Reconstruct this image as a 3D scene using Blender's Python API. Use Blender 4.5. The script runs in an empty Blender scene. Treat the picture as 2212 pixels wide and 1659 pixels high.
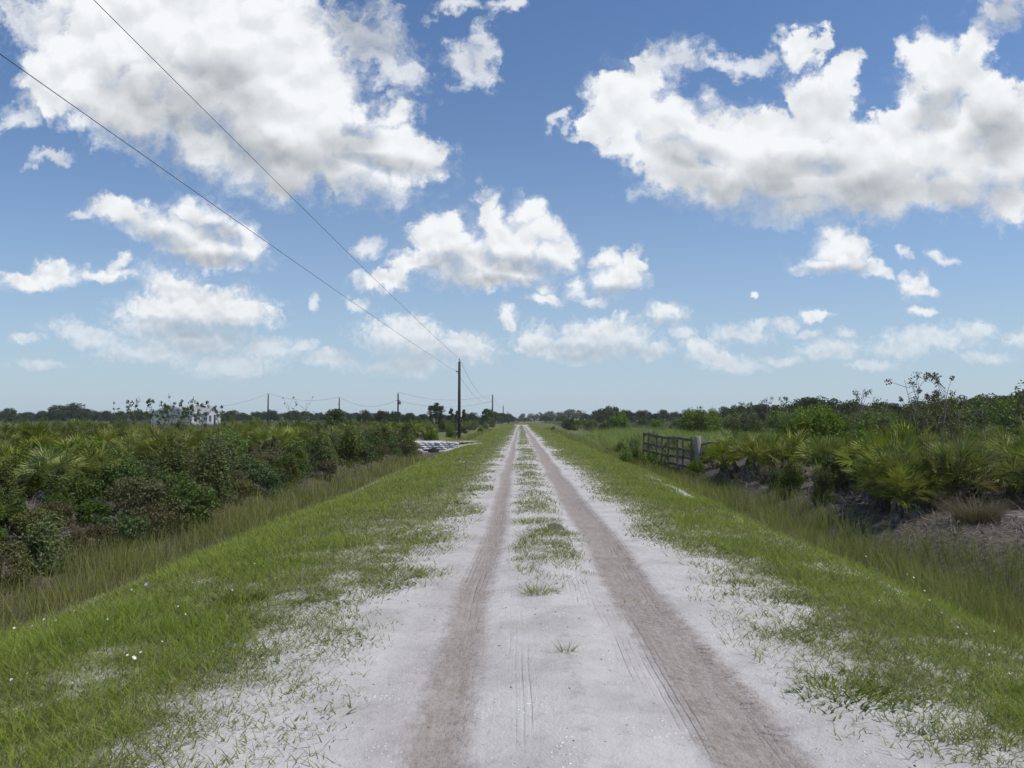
import bpy, math, random
import numpy as np
from mathutils import Vector, Matrix, Euler
R = math.radians
rng = np.random.default_rng(11)
random.seed(11)
scene = bpy.context.scene
COL = scene.collection

# ------------------------------------------------------------------ camera
W_PX, F_PX = 1024.0, 769.0
PITCH, YAW = math.atan(35 / F_PX), math.atan(8 / F_PX)
EYE = 1.6
cam_d = bpy.data.cameras.new('camera')
cam = bpy.data.objects.new('camera', cam_d)
COL.objects.link(cam)
cam.location = (0, 0, EYE)
cam.rotation_euler = (R(90) + PITCH, 0, YAW)
cam_d.sensor_width = 36
cam_d.lens = 36 * F_PX / W_PX
cam_d.clip_start, cam_d.clip_end = 0.05, 6000
scene.camera = cam
CAM_M = cam.rotation_euler.to_matrix()


def ray(X, Y):
    """direction of a photograph position (given in the 2212 wide view) as world x/y and z/y"""
    k = 1024.0 / 2212.0
    d = CAM_M @ Vector(((X * k - 512) / F_PX, -(Y * k - 384) / F_PX, -1))
    return d.x / d.y, d.z / d.y


def at(X, Y, dist):
    u, v = ray(X, Y)
    return u * dist, dist, EYE + v * dist


# ------------------------------------------------------------------ node helpers
class NT:
    def __init__(self, tree):
        self.t = tree
        tree.nodes.clear()

    def n(self, typ, ins=None, **props):
        nd = self.t.nodes.new(typ)
        for k, v in props.items():
            setattr(nd, k, v)
        if ins:
            for k, v in ins.items():
                s = nd.inputs[k]
                if isinstance(v, bpy.types.NodeSocket):
                    self.t.links.new(v, s)
                else:
                    s.default_value = v
        return nd

    def m(self, op, a, b=0.0, c=0.0, clamp=False):
        nd = self.t.nodes.new('ShaderNodeMath')
        nd.operation = op
        nd.use_clamp = clamp
        for i, v in enumerate((a, b, c)):
            if isinstance(v, bpy.types.NodeSocket):
                self.t.links.new(v, nd.inputs[i])
            else:
                nd.inputs[i].default_value = v
        return nd.outputs[0]

    def vm(self, op, a, b=None, scale=None):
        nd = self.t.nodes.new('ShaderNodeVectorMath')
        nd.operation = op
        for i, v in enumerate((a, b)):
            if v is None:
                continue
            if isinstance(v, bpy.types.NodeSocket):
                self.t.links.new(v, nd.inputs[i])
            else:
                nd.inputs[i].default_value = v
        if scale is not None:
            if isinstance(scale, bpy.types.NodeSocket):
                self.t.links.new(scale, nd.inputs['Scale'])
            else:
                nd.inputs['Scale'].default_value = scale
        return nd.outputs['Value'] if op in ('LENGTH', 'DOT_PRODUCT', 'DISTANCE') else nd.outputs['Vector']

    def smooth(self, x, a, b, lo=0.0, hi=1.0):
        nd = self.n('ShaderNodeMapRange', {'Value': x, 'From Min': a, 'From Max': b, 'To Min': lo, 'To Max': hi},
                    interpolation_type='SMOOTHSTEP')
        return nd.outputs[0]

    def lin(self, x, a, b, lo=0.0, hi=1.0):
        return self.n('ShaderNodeMapRange', {'Value': x, 'From Min': a, 'From Max': b, 'To Min': lo, 'To Max': hi}).outputs[0]

    def mix(self, f, a, b, blend='MIX'):
        nd = self.t.nodes.new('ShaderNodeMix')
        nd.data_type = 'RGBA'
        nd.blend_type = blend
        for k, v in ((0, f), (6, a), (7, b)):
            if isinstance(v, bpy.types.NodeSocket):
                self.t.links.new(v, nd.inputs[k])
            else:
                nd.inputs[k].default_value = v if k == 0 else (*v[:3], 1)
        return nd.outputs[2]

    def noise(self, vec, scale, detail=4.0, rough=0.5, dist=0.0, out=0, dims='3D', lac=2.0):
        nd = self.n('ShaderNodeTexNoise', {'Vector': vec, 'Scale': scale, 'Detail': detail, 'Roughness': rough,
                                           'Lacunarity': lac, 'Distortion': dist}, noise_dimensions=dims)
        return nd.outputs[out]


def rgb(r, g, b):
    """sRGB 0-255 to linear"""
    f = lambda c: c / 12.92 if c <= 0.04045 else ((c + 0.055) / 1.055) ** 2.4
    return (f(r / 255), f(g / 255), f(b / 255))


# ------------------------------------------------------------------ light and sky
SUN_EL, SUN_AZ = R(61), R(98)          # azimuth clockwise from +Y: high on the right
sun_dir = Vector((math.sin(SUN_AZ) * math.cos(SUN_EL), math.cos(SUN_AZ) * math.cos(SUN_EL), math.sin(SUN_EL)))
sl = bpy.data.lights.new('sun', 'SUN')
sl.energy, sl.angle, sl.color = 3.0, R(0.6), (1.0, 0.95, 0.87)
so = bpy.data.objects.new('sun', sl)
COL.objects.link(so)
so.location = sun_dir * 50
so.rotation_euler = sun_dir.to_track_quat('Z', 'Y').to_euler()

# cumulus seen in the photograph: x, y, half width, half height, tilt (degrees, down to the right)
CLOUDS = [
    (330, 40, 250, 140, 0), (170, 150, 110, 85, 0), (480, 160, 290, 170, 18), (290, 225, 175, 85, 25),
    (620, 290, 260, 100, 20), (820, 315, 140, 55, 12), (470, 325, 190, 62, 24), (610, 385, 85, 36, 12), (560, 60, 170, 100, 0),
    (715, 185, 100, 85, 38), (910, 335, 58, 38, 15), (850, 250, 48, 44, 0), (640, 350, 150, 55, 10), (670, 90, 60, 60, 0), (790, 235, 60, 40, 30),
    (1370, 225, 92, 82, 0), (1300, 262, 46, 36, 0), (1450, 250, 85, 66, 0), (1530, 290, 90, 56, 28), (1480, 360, 90, 50, 15), (1640, 305, 110, 72, -14), (1350, 300, 60, 45, 10), (1400, 150, 34, 40, 10),
    (1720, 395, 270, 72, 5), (1770, 240, 80, 84, -30), (1815, 180, 40, 48, 0), (1718, 90, 54, 44, 0), (1860, 325, 130, 85, 0), (1950, 330, 150, 82, -12), (2000, 120, 50, 52, 0),
    (2050, 185, 90, 72, -38), (2110, 290, 120, 110, 0), (2180, 330, 110, 120, 0), (1980, 405, 230, 50, -10), (1730, 455, 125, 34, 0), (2180, 425, 80, 42, 10), (1560, 390, 100, 40, 20),
    (1930, 245, 36, 26, 0), (2110, 95, 60, 32, -35),
    (1440, 315, 90, 50, 10), (1750, 335, 120, 56, 0), (2020, 255, 75, 60, 0), (2100, 350, 110, 70, 0), (1600, 330, 100, 60, 15), (1900, 390, 200, 50, 0),
    (955, 520, 66, 50, 0), (925, 570, 78, 32, 0), (880, 575, 40, 26, 0), (1045, 462, 28, 38, -10), (1075, 490, 40, 34, 30), (1120, 530, 90, 52, 15), (1140, 462, 34, 34, 0), (1175, 505, 40, 36, 30), (1200, 550, 52, 42, 0), (1010, 550, 70, 40, 15),
    (1040, 595, 140, 30, 0), (1110, 585, 90, 32, 0), (820, 612, 52, 20, 0), (1326, 604, 54, 38, 0), (1306, 560, 28, 26, 0), (1358, 575, 26, 34, 0),
    (1180, 648, 42, 15, 0), (1180, 618, 20, 18, 0), (1247, 618, 22, 26, 0),
    (265, 462, 60, 28, 10), (330, 490, 115, 36, 20), (430, 458, 75, 40, 12), (500, 500, 80, 34, 20), (450, 540, 130, 30, 8), (545, 525, 40, 40, 0), (400, 500, 80, 40, 15),
    (1810, 548, 56, 44, 0), (1808, 512, 30, 26, 0), (1775, 578, 62, 20, 0), (1850, 582, 46, 20, 10),
    (1430, 685, 46, 23, 0), (1972, 620, 30, 26, 0), (2000, 632, 34, 8, 5), (1632, 635, 11, 10, 0),
    (375, 612, 40, 32, 30), (430, 645, 80, 30, 15), (520, 668, 70, 24, 10), (330, 660, 80, 26, 0), (450, 680, 120, 18, 5), (130, 590, 45, 24, 15), (60, 603, 80, 15, 0), (220, 595, 62, 16, 0), (250, 570, 30, 14, -25),
    (880, 695, 42, 20, 20), (850, 715, 60, 22, 20), (930, 735, 60, 26, 15), (1010, 745, 50, 26, 15), (985, 725, 24, 14, 0), (1300, 712, 62, 24, -8), (1350, 725, 42, 24, 0), (1250, 735, 70, 18, -8), (1150, 738, 36, 22, 0), (1185, 758, 60, 10, 0), (1410, 755, 40, 15, 0), (1510, 745, 30, 20, 10), (1545, 768, 44, 16, 15),
    (1095, 680, 22, 15, 0), (1100, 696, 18, 11, 0), (1760, 687, 36, 10, 0), (1990, 678, 24, 10, 10), (700, 772, 26, 16, 0),
]
# thin or far, hazy cloud
VEILS = [
    (90, 45, 130, 46, 25), (40, 240, 66, 36, -8), (790, 70, 120, 75, 30), (850, 140, 90, 46, 32), (1000, 130, 66, 34, 15), (1055, 115, 34, 52, 0),
    (985, 12, 66, 24, 0), (1085, 30, 40, 28, 0), (1450, 120, 76, 46, 0), (1590, 130, 80, 30, 0), (2170, 20, 76, 44, 0), (1210, 258, 18, 30, 30), (1260, 290, 34, 16, 10),
    (795, 540, 40, 20, -25), (180, 462, 40, 14, 0), (390, 625, 110, 50, 20), (440, 660, 150, 48, 5), (340, 695, 110, 42, 0), (540, 680, 66, 26, 10),
    (420, 735, 130, 38, 0), (200, 725, 110, 24, 14), (320, 765, 120, 26, 0), (580, 750, 80, 28, 0), (500, 785, 120, 26, 0), (880, 730, 120, 50, 12), (1010, 750, 70, 36, 10), (890, 785, 120, 26, 0), (715, 778, 70, 24, 5),
    (770, 655, 26, 14, 0), (1160, 735, 60, 36, 0), (1310, 730, 110, 42, 0), (1270, 762, 130, 20, 0), (1530, 760, 70, 32, 22), (1470, 720, 32, 14, 0),
    (1600, 720, 70, 22, 0), (1640, 705, 40, 14, 0), (1790, 752, 80, 28, 0), (2000, 740, 140, 32, -5), (2110, 720, 50, 22, 0), (1740, 718, 40, 10, 0),
    (2040, 556, 34, 16, 0), (1950, 550, 28, 12, 0), (2200, 735, 40, 22, 0), (1590, 790, 80, 16, 0), (1275, 648, 28, 11, 0), (55, 725, 40, 12, 0), (680, 655, 14, 18, 0), (722, 412, 13, 11, 0), (100, 335, 50, 14, -5), (650, 745, 40, 13, 0), (1690, 775, 50, 12, 0), (1890, 785, 60, 11, 0), (2130, 775, 60, 13, 0), (90, 785, 60, 12, 0), (1700, 700, 26, 12, 0), (1830, 715, 22, 9, 0), (1910, 595, 30, 12, 10),
]
# grey undersides
UNDER = [
    (400, 250, 150, 60, 30), (590, 340, 190, 46, 20), (330, 310, 120, 34, 30), (640, 392, 90, 22, 0), (470, 190, 90, 50, 20), (830, 345, 110, 16, 8), (760, 300, 60, 30, 0),
    (1740, 440, 240, 44, 4), (1570, 410, 100, 30, 22), (1900, 420, 190, 34, -8), (1480, 320, 70, 24, 20), (1720, 375, 110, 30, 0), (2100, 410, 130, 34, 0), (2150, 300, 60, 44, 0), (2030, 240, 50, 30, -30),
    (1050, 612, 120, 16, 0), (960, 575, 44, 26, 0), (1120, 568, 80, 18, 10), (1330, 630, 46, 14, 0), (440, 556, 120, 14, 10), (345, 512, 70, 18, 18), (470, 500, 50, 20, 20), (440, 715, 110, 24, 4), (440, 745, 90, 22, 0),
    (1810, 588, 60, 12, 0), (1430, 700, 40, 8, 0), (2190, 30, 70, 40, 0), (880, 775, 110, 24, 0), (790, 60, 70, 50, 30), (1290, 762, 110, 16, 0),
]

world = bpy.data.worlds.new('World')
scene.world = world
world.use_nodes = True
world.cycles.sampling_method = 'NONE'
N = NT(world.node_tree)
gen = N.n('ShaderNodeTexCoord').outputs['Generated']
sep = N.n('ShaderNodeSeparateXYZ', {0: gen})
ay = N.m('MAXIMUM', N.m('ABSOLUTE', sep.outputs[1]), 0.08)
u = N.m('DIVIDE', sep.outputs[0], ay)
v = N.m('DIVIDE', sep.outputs[2], ay)
v0 = N.m('MAXIMUM', v, 0.0)
P = N.n('ShaderNodeCombineXYZ', {0: u, 1: v, 2: 0.0}).outputs[0]
# cauliflower edges: the cloud plan is bent by turbulence, finer towards the horizon
amp1 = N.m('MULTIPLY_ADD', v0, 0.12, 0.010)
amp1 = N.m('MINIMUM', amp1, 0.075)
w1 = N.noise(P, 7.5, 2.0, 0.5, out=1)
w1 = N.vm('SCALE', N.vm('SUBTRACT', w1, (0.5, 0.5, 0.5)), scale=amp1)
w2 = N.noise(P, 26.0, 6.0, 0.60, out=1)
amp2 = N.m('MINIMUM', N.m('MULTIPLY_ADD', v0, 0.16, 0.020), 0.085)
w2 = N.vm('SCALE', N.vm('SUBTRACT', w2, (0.5, 0.5, 0.5)), scale=amp2)
Pw = N.vm('ADD', N.vm('ADD', P, w1), w2)
Ps = N.vm('ADD', P, w1)


def blobset(items, src, after=None):
    """union of tilted ellipses, three to a vector: squared distance in units of each ellipse"""
    s = 1024.0 / 2212.0 / F_PX * 1.14

    def mad(a, b, c):
        nd = N.t.nodes.new('ShaderNodeVectorMath')
        nd.operation = 'MULTIPLY_ADD'
        for k, x in enumerate((a, b, c)):
            if isinstance(x, bpy.types.NodeSocket):
                N.t.links.new(x, nd.inputs[k])
            else:
                nd.inputs[k].default_value = x
        return nd.outputs[0]
    flat = [b for b in items if b[4] == 0]
    tilt = [b for b in items if b[4] != 0]
    trios = []
    for group in (flat, tilt):
        while len(group) % 3:
            group.append(group[-1])
        trios += [group[i:i + 3] for i in range(0, len(group), 3)]
    acc = None
    for i, trio in enumerate(trios):
        if i % 5 == 0:
            # every few wait for the ones before, which keeps the shader's working memory small
            dep = acc if acc is not None else after
            here = src if dep is None else mad(dep, (1e-9, 1e-9, 1e-9), src)
            sp = N.n('ShaderNodeSeparateXYZ', {0: here})
            U = N.n('ShaderNodeCombineXYZ', {0: sp.outputs[0], 1: sp.outputs[0], 2: sp.outputs[0]}).outputs[0]
            V = N.n('ShaderNodeCombineXYZ', {0: sp.outputs[1], 1: sp.outputs[1], 2: sp.outputs[1]}).outputs[0]
        co = []
        for (X, Y, rx, ry, rot) in trio:
            cu, cv = ray(X, Y)
            c_, s_ = math.cos(-R(rot)), math.sin(-R(rot))
            ia, ib = 1.0 / (rx * s) ** 2, 1.0 / (ry * s) ** 2
            A = c_ * c_ * ia + s_ * s_ * ib
            B = 2 * c_ * s_ * (ia - ib)
            C = s_ * s_ * ia + c_ * c_ * ib
            co.append((A, B, C, -2 * A * cu - B * cv, -2 * C * cv - B * cu, A * cu * cu + B * cu * cv + C * cv * cv))
        A, B, C, D, E, F = [tuple(c[k] for c in co) for k in range(6)]
        lin_u = mad(U, A, D)
        if any(B):
            lin_u = mad(V, B, lin_u)
        q = mad(U, lin_u, mad(V, mad(V, C, E), F))
        acc = q if acc is None else N.vm('MINIMUM', acc, q)
    sp = N.n('ShaderNodeSeparateXYZ', {0: acc})
    q = N.m('SMOOTH_MIN', N.m('SMOOTH_MIN', sp.outputs[0], sp.outputs[1], 0.3), sp.outputs[2], 0.3)
    return N.m('SQRT', N.m('MAXIMUM', q, 0.0))


d_main = blobset(CLOUDS, Pw)
d_veil = blobset(VEILS, Pw, after=d_main)
d_under = blobset(UNDER, Ps, after=d_veil)
low0 = N.smooth(v0, 0.30, 0.10)
fine = N.m('ADD', N.m('MULTIPLY', N.noise(Pw, 42.0, 4.0, 0.62), N.m('SUBTRACT', 1.0, low0)), N.m('MULTIPLY', N.noise(Pw, 105.0, 3.0, 0.62), low0))
Pb = N.vm('ADD', P, N.vm('SCALE', w2, scale=0.45))
low = N.smooth(v0, 0.34, 0.12)


def lobes(vec):
    """rounded cauliflower heads: coarse high up, finer for the far cloud near the horizon"""
    out = []
    for sc in (15.0, 38.0):
        vn = N.n('ShaderNodeTexVoronoi', {'Vector': vec, 'Scale': sc, 'Detail': 1.5, 'Roughness': 0.45, 'Randomness': 1.0}, voronoi_dimensions='2D', feature='F1')
        vn.normalize = False
        out.append(vn.outputs['Distance'])
    return N.m('ADD', N.m('MULTIPLY', out[0], N.m('SUBTRACT', 1.0, low)), N.m('MULTIPLY', out[1], low))


lob = lobes(Pb)
up = N.m('MULTIPLY_ADD', low, -0.009, 0.016)
lob_u = lobes(N.vm('ADD', Pb, N.n('ShaderNodeCombineXYZ', {0: N.m('MULTIPLY', up, 0.25), 1: up, 2: 0.0}).outputs[0]))
billow = N.noise(Pb, 6.0, 3.0, 0.5)
relief = N.m('SUBTRACT', lob_u, lob)
ridge = N.m('SUBTRACT', fine, 0.5)
dens = N.m('ADD', N.m('SUBTRACT', 1.20, d_main), N.m('MULTIPLY', ridge, N.m('MULTIPLY_ADD', low, 0.75, 0.55)))
dens = N.m('ADD', dens, N.m('MULTIPLY', N.m('SUBTRACT', 0.55, lob), 0.42))
soft = N.m('MULTIPLY_ADD', N.m('MAXIMUM', N.m('SUBTRACT', billow, 0.40), 0.0), 2.4, 0.30)
soft = N.m('MULTIPLY_ADD', low, 0.30, soft)
soft = N.m('ADD', soft, N.m('MULTIPLY', N.smooth(N.m('SUBTRACT', 1.0, d_under), -0.8, 0.2), 0.30))
a_main = N.smooth(N.m('DIVIDE', N.m('ADD', dens, 0.05), soft), 0.0, 1.0)
dens_v = N.m('ADD', N.m('SUBTRACT', 1.08, d_veil), N.m('MULTIPLY', ridge, 1.2))
a_veil = N.smooth(dens_v, -0.05, 0.85, 0.0, 0.78)
fringe = N.smooth(N.m('ADD', N.m('SUBTRACT', 1.30, d_main), N.m('MULTIPLY', ridge, 1.5)), 0.0, 0.9, 0.0, 0.42)
a_main = N.m('MAXIMUM', a_main, fringe)
alpha = N.m('SUBTRACT', 1.0, N.m('MULTIPLY', N.m('SUBTRACT', 1.0, a_main), N.m('SUBTRACT', 1.0, a_veil)))
under = N.smooth(N.m('SUBTRACT', 1.0, d_under), -0.7, 0.6)
shade = N.m('ADD', N.m('MULTIPLY', under, 0.60), N.m('MULTIPLY', relief, -0.55))
shade = N.m('ADD', shade, N.m('MULTIPLY_ADD', N.m('SUBTRACT', fine, 0.5), -0.26, 0.08))
shade = N.m('ADD', shade, N.m('MULTIPLY', N.m('SUBTRACT', 0.53, billow), 0.45), clamp=True)
c_cloud = N.mix(shade, (7.0, 7.15, 7.3), (3.05, 3.3, 3.6))
# clear air
sky = N.n('ShaderNodeTexSky', sky_type='NISHITA', sun_disc=False, sun_elevation=SUN_EL, sun_rotation=SUN_AZ, air_density=1.0, dust_density=0.6, ozone_density=1.6, altitude=10.0)
air = N.mix(1.0, sky.outputs[0], (0.60, 0.74, 0.90), 'MULTIPLY')
hz = N.m('POWER', N.m('SUBTRACT', 1.0, N.m('MINIMUM', N.m('MULTIPLY', v0, 1.35), 1.0)), 3.4)
c_hz = (3.75, 4.6, 5.45)
air = N.mix(N.m('MULTIPLY', hz, 0.85), air, c_hz)
# distant cloud sinks into the same haze
far = N.m('MULTIPLY', N.m('POWER', N.m('SUBTRACT', 1.0, N.m('MINIMUM', N.m('MULTIPLY', v0, 5.2), 1.0)), 1.3), 0.9)
c_cloud = N.mix(far, c_cloud, c_hz)
col = N.mix(alpha, air, c_cloud)
below = N.smooth(sep.outputs[2], -0.06, -0.005)
col = N.mix(below, (1.6, 1.7, 1.2), col)
bg = N.n('ShaderNodeBackground', {'Color': col, 'Strength': 0.1})
N.n('ShaderNodeOutputWorld', {'Surface': bg.outputs[0]})

# ------------------------------------------------------------------ render settings
scene.view_settings.view_transform = 'Standard'
scene.view_settings.look = 'None'
scene.view_settings.exposure = 0.4
scene.view_settings.gamma = 1.0
cy = scene.cycles
cy.max_bounces, cy.diffuse_bounces, cy.glossy_bounces, cy.transmission_bounces, cy.transparent_max_bounces, cy.volume_bounces = 6, 3, 2, 4, 6, 1
cy.caustics_reflective = cy.caustics_refractive = False
cy.use_denoising = True
cy.use_adaptive_sampling = True
cy.adaptive_threshold = 0.015

# ------------------------------------------------------------------ scene helpers
def thing(name, label, cat, loc=(0, 0, 0), rot=0.0, scale=1.0, group=None):
    o = bpy.data.objects.new(name, None)
    COL.objects.link(o)
    o.empty_display_size = 0.2
    o.location, o.rotation_euler = loc, (0, 0, rot)
    o.scale = (scale, scale, scale) if isinstance(scale, (int, float)) else scale
    o['label'], o['category'] = label, cat
    if group:
        o['group'] = group
    return o


def tag(o, label, cat, group=None):
    o['label'], o['category'] = label, cat
    if group:
        o['group'] = group
    return o


def link(name, me, parent=None):
    o = bpy.data.objects.new(name, me)
    COL.objects.link(o)
    if parent is not None:
        o.parent = parent
    return o


def place(proto, name, label, cat, loc, rot, scale, group=None):
    """a new thing with a copy of every part of the prototype (a list of part name, mesh)"""
    r = thing(name, label, cat, loc, rot, scale, group)
    for part, me in proto:
        link(part, me, r)
    return r


class MB:
    """collects triangles; attribute rnd per vertex; material index per face"""

    def __init__(self):
        self.v, self.f, self.r, self.mi, self.n = [], [], [], [], 0

    def add(self, v, f, r, mi=0):
        v = np.asarray(v, np.float32).reshape(-1, 3)
        f = np.asarray(f, np.int32).reshape(-1, 3)
        self.v.append(v)
        self.f.append(f + self.n)
        self.r.append(np.broadcast_to(np.asarray(r, np.float32), (len(v),)))
        self.mi.append(np.full(len(f), mi, np.int32))
        self.n += len(v)

    def mesh(self, name, mats, smooth=False):
        return np_mesh(name, np.concatenate(self.v), np.concatenate(self.f), mats, np.concatenate(self.r), np.concatenate(self.mi), smooth)


def np_mesh(name, v, f, mats, rnd=None, mi=None, smooth=False):
    me = bpy.data.meshes.new(name)
    me.vertices.add(len(v))
    me.vertices.foreach_set('co', np.ascontiguousarray(v, np.float32).ravel())
    k = f.shape[1]
    me.loops.add(f.size)
    me.loops.foreach_set('vertex_index', np.ascontiguousarray(f, np.int32).ravel())
    me.polygons.add(len(f))
    me.polygons.foreach_set('loop_start', np.arange(0, f.size, k, dtype=np.int32))
    if rnd is not None:
        at_ = me.attributes.new('rnd', 'FLOAT', 'POINT')
        at_.data.foreach_set('value', np.ascontiguousarray(rnd, np.float32))
    for m_ in (mats if isinstance(mats, (list, tuple)) else [mats]):
        me.materials.append(m_)
    if mi is not None:
        me.polygons.foreach_set('material_index', np.ascontiguousarray(mi, np.int32))
    me.polygons.foreach_set('use_smooth', np.full(len(f), smooth, bool))
    me.update(calc_edges=True)
    return me


def unit(a):
    return a / np.maximum(np.linalg.norm(a, axis=-1, keepdims=True), 1e-9)


def tube(mb, pts, rads, sides=6, r=0.5, mi=0, cap=True):
    pts = np.asarray(pts, float)
    n = len(pts)
    rads = np.broadcast_to(np.asarray(rads, float), (n,))
    tang = unit(np.gradient(pts, axis=0))
    ref = np.array([0.0, 0, 1]) if abs(tang[0][2]) < 0.9 else np.array([1.0, 0, 0])
    s = unit(np.cross(tang, ref))
    t = np.cross(s, tang)
    a = np.arange(sides) * 2 * math.pi / sides
    ring = pts[:, None, :] + rads[:, None, None] * (np.cos(a)[None, :, None] * s[:, None, :] + np.sin(a)[None, :, None] * t[:, None, :])
    v = ring.reshape(-1, 3)
    f = []
    for i in range(n - 1):
        for j in range(sides):
            a0, a1 = i * sides + j, i * sides + (j + 1) % sides
            f += [(a0, a1, a1 + sides), (a0, a1 + sides, a0 + sides)]
    if cap:
        v = np.vstack([v, pts[:1], pts[-1:]])
        e0, e1 = n * sides, n * sides + 1
        for j in range(sides):
            f.append((j, e0, (j + 1) % sides))
            f.append(((n - 1) * sides + j, (n - 1) * sides + (j + 1) % sides, e1))
    mb.add(v, f, r, mi)


def box(mb, c, size, rot=None, r=0.5, mi=0):
    """a box with softened long edges"""
    sx, sy, sz = [q / 2 for q in size]
    b = min(sx, sy, sz) * 0.18
    prof = [(-sy + b, -sz), (sy - b, -sz), (sy, -sz + b), (sy, sz - b), (sy - b, sz), (-sy + b, sz), (-sy, sz - b), (-sy, -sz + b)]
    v = np.array([(x, y, z) for x in (-sx, sx) for (y, z) in prof])
    f = []
    for j in range(8):
        k = (j + 1) % 8
        f += [(j, 8 + j, 8 + k), (j, 8 + k, k)]
    for j in range(1, 7):
        f += [(0, j, j + 1), (8, 8 + j + 1, 8 + j)]
    if rot is not None:
        v = v @ np.array(rot).T
    mb.add(v + np.asarray(c), f, r, mi)


def vnoise(x, y, scale, seed=0, octaves=4, rough=0.5):
    """value noise in 0..1"""
    x, y = np.asarray(x, float), np.asarray(y, float)
    tot, amp, nrm = np.zeros(np.broadcast(x, y).shape), 1.0, 0.0
    tab = np.random.default_rng(seed + 77).random(65536)
    for o in range(octaves):
        px, py = x * scale + 17.3 * o, y * scale + 5.1 * o
        ix, iy = np.floor(px).astype(np.int64), np.floor(py).astype(np.int64)
        fx, fy = px - ix, py - iy
        fx, fy = fx * fx * (3 - 2 * fx), fy * fy * (3 - 2 * fy)
        h = lambda a, b: tab[(a * 7919 + b * 104729 + o * 1327) % 65536]
        tot += amp * ((h(ix, iy) * (1 - fx) + h(ix + 1, iy) * fx) * (1 - fy) + (h(ix, iy + 1) * (1 - fx) + h(ix + 1, iy + 1) * fx) * fy)
        nrm += amp
        amp *= rough
        scale *= 2
    return tot / nrm


def sstep(x, a, b):
    t = np.clip((np.asarray(x, float) - a) / (b - a), 0, 1)
    return t * t * (3 - 2 * t)


# ------------------------------------------------------------------ lie of the land
PX = [-400, -60, -14, -8.6, -7.2, -6.3, -5.6, -4.7, -3.4, -2.0, -1.35, -1.1, 1.8, 2.05, 3.0, 3.9, 4.6, 5.1, 5.6, 6.4, 7.2, 9.0, 14, 60, 400]
PZ = [0.15, 0.1, 0.05, 0.0, -0.2, -0.52, -0.62, -0.50, -0.13, -0.03, 0.0, -0.06, -0.06, 0.0, -0.03, -0.10, -0.38, -0.50, -0.46, -0.10, 0.02, 0.06, 0.05, 0.1, 0.15]
CULV = 51.0       # the driveway on the culvert crosses the left ditch here


def ground_z(x, y):
    x, y = np.asarray(x, float), np.asarray(y, float)
    bend = (vnoise(x * 0, y, 0.09, 3, 2) - 0.5) * 0.7 * sstep(np.abs(x), 2.4, 4.5)
    z = np.interp(x + bend, PX, PZ)
    off = sstep(np.abs(x - 0.35), 1.75, 2.6)
    z = z + off * ((vnoise(x, y, 0.45, 5, 3) - 0.5) * 0.10 + (vnoise(x, y, 2.2, 6, 3) - 0.5) * 0.05)
    # the ditch is scoured deeper below the culvert
    z = z - 0.30 * np.exp(-((x + 6.3) / 1.1) ** 2) * sstep(y, 38, 47) * (1 - sstep(y, CULV + 0.1, CULV + 0.5))
    # driveway over the culvert
    d = sstep(y, CULV + 0.3, CULV + 0.8) * (1 - sstep(y, CULV + 4.2, CULV + 5.5)) * sstep(x, -13, -11) * (1 - sstep(x, -3.2, -1.6))
    z = z * (1 - d) + d * 0.02
    # a slight rise that hides where the track bends away
    z = z + 0.42 * np.exp(-((y - 225) / 38) ** 2) * sstep(y, 170, 205)
    # ditches grow shallow far away
    fade = sstep(y, 120, 260)
    return z * (1 - fade * 0.6 * off)


def axis(*segs):
    out = []
    for a, b, st in segs:
        out.append(np.arange(a, b, st))
    return np.concatenate(out + [[segs[-1][1]]])


def geo(a, b, k):
    out, s = [a], k * 0.1 * a
    while out[-1] < b:
        out.append(out[-1] * (1 + k))
    return np.array(out)


gx_pos = np.concatenate([np.arange(0, 13, 0.16), geo(13, 1500, 0.16)])
gx = np.concatenate([-gx_pos[::-1], gx_pos[1:]])
gy = np.concatenate([[-100, -50, -25, -15], np.arange(-8, 22, 0.25), geo(22, 1500, 0.02)])
GX, GY = np.meshgrid(gx, gy)
GZ = ground_z(GX, GY)


def grid_faces(nx, ny):
    i = np.arange(nx * ny).reshape(ny, nx)
    return np.stack([i[:-1, :-1], i[:-1, 1:], i[1:, 1:], i[1:, :-1]], -1).reshape(-1, 4)


# what covers the soil: r = green thatch, g = dark litter and peat, b = dry field
def center_cover(x, y):
    """grass on the hump between the wheel tracks"""
    half = 0.13 + 0.28 * vnoise(x * 0, y, 0.35, 21, 2) + 0.05 * sstep(y, 12, 30)
    mid = 0.20 + 0.28 * sstep(y, 26, 9) * 0 + (vnoise(x * 0, y, 0.2, 22, 2) - 0.5) * 0.2 + 0.08
    c = 1 - sstep(np.abs(x - mid) + (vnoise(x, y, 2.2, 23, 4) - 0.5) * 0.55, half * 0.6, half + 0.12)
    gaps = sstep(y, 7.9, 9.2)
    for g0, w in ((11.35, 0.22), (12.6, 0.45), (17.6, 0.5), (19.3, 0.3), (28.0, 1.2), (33, 0.8), (44, 3)):
        gaps = gaps * sstep(np.abs(y - g0 + (vnoise(x, y, 2.4, 24, 3) - 0.5) * (0.9 + 0.02 * y)), w * 0.55, w * 1.1 + 0.25)
    return np.maximum(c * gaps * (0.42 + 0.6 * sstep(vnoise(x, y, 1.3, 26, 3), 0.35, 0.6)), 0.34 * sstep(vnoise(x, y, 2.5, 25, 3), 0.42, 0.6) * (1 - sstep(np.abs(x - mid), 0.3, 0.5)) * sstep(y, 6.5, 9))


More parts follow.
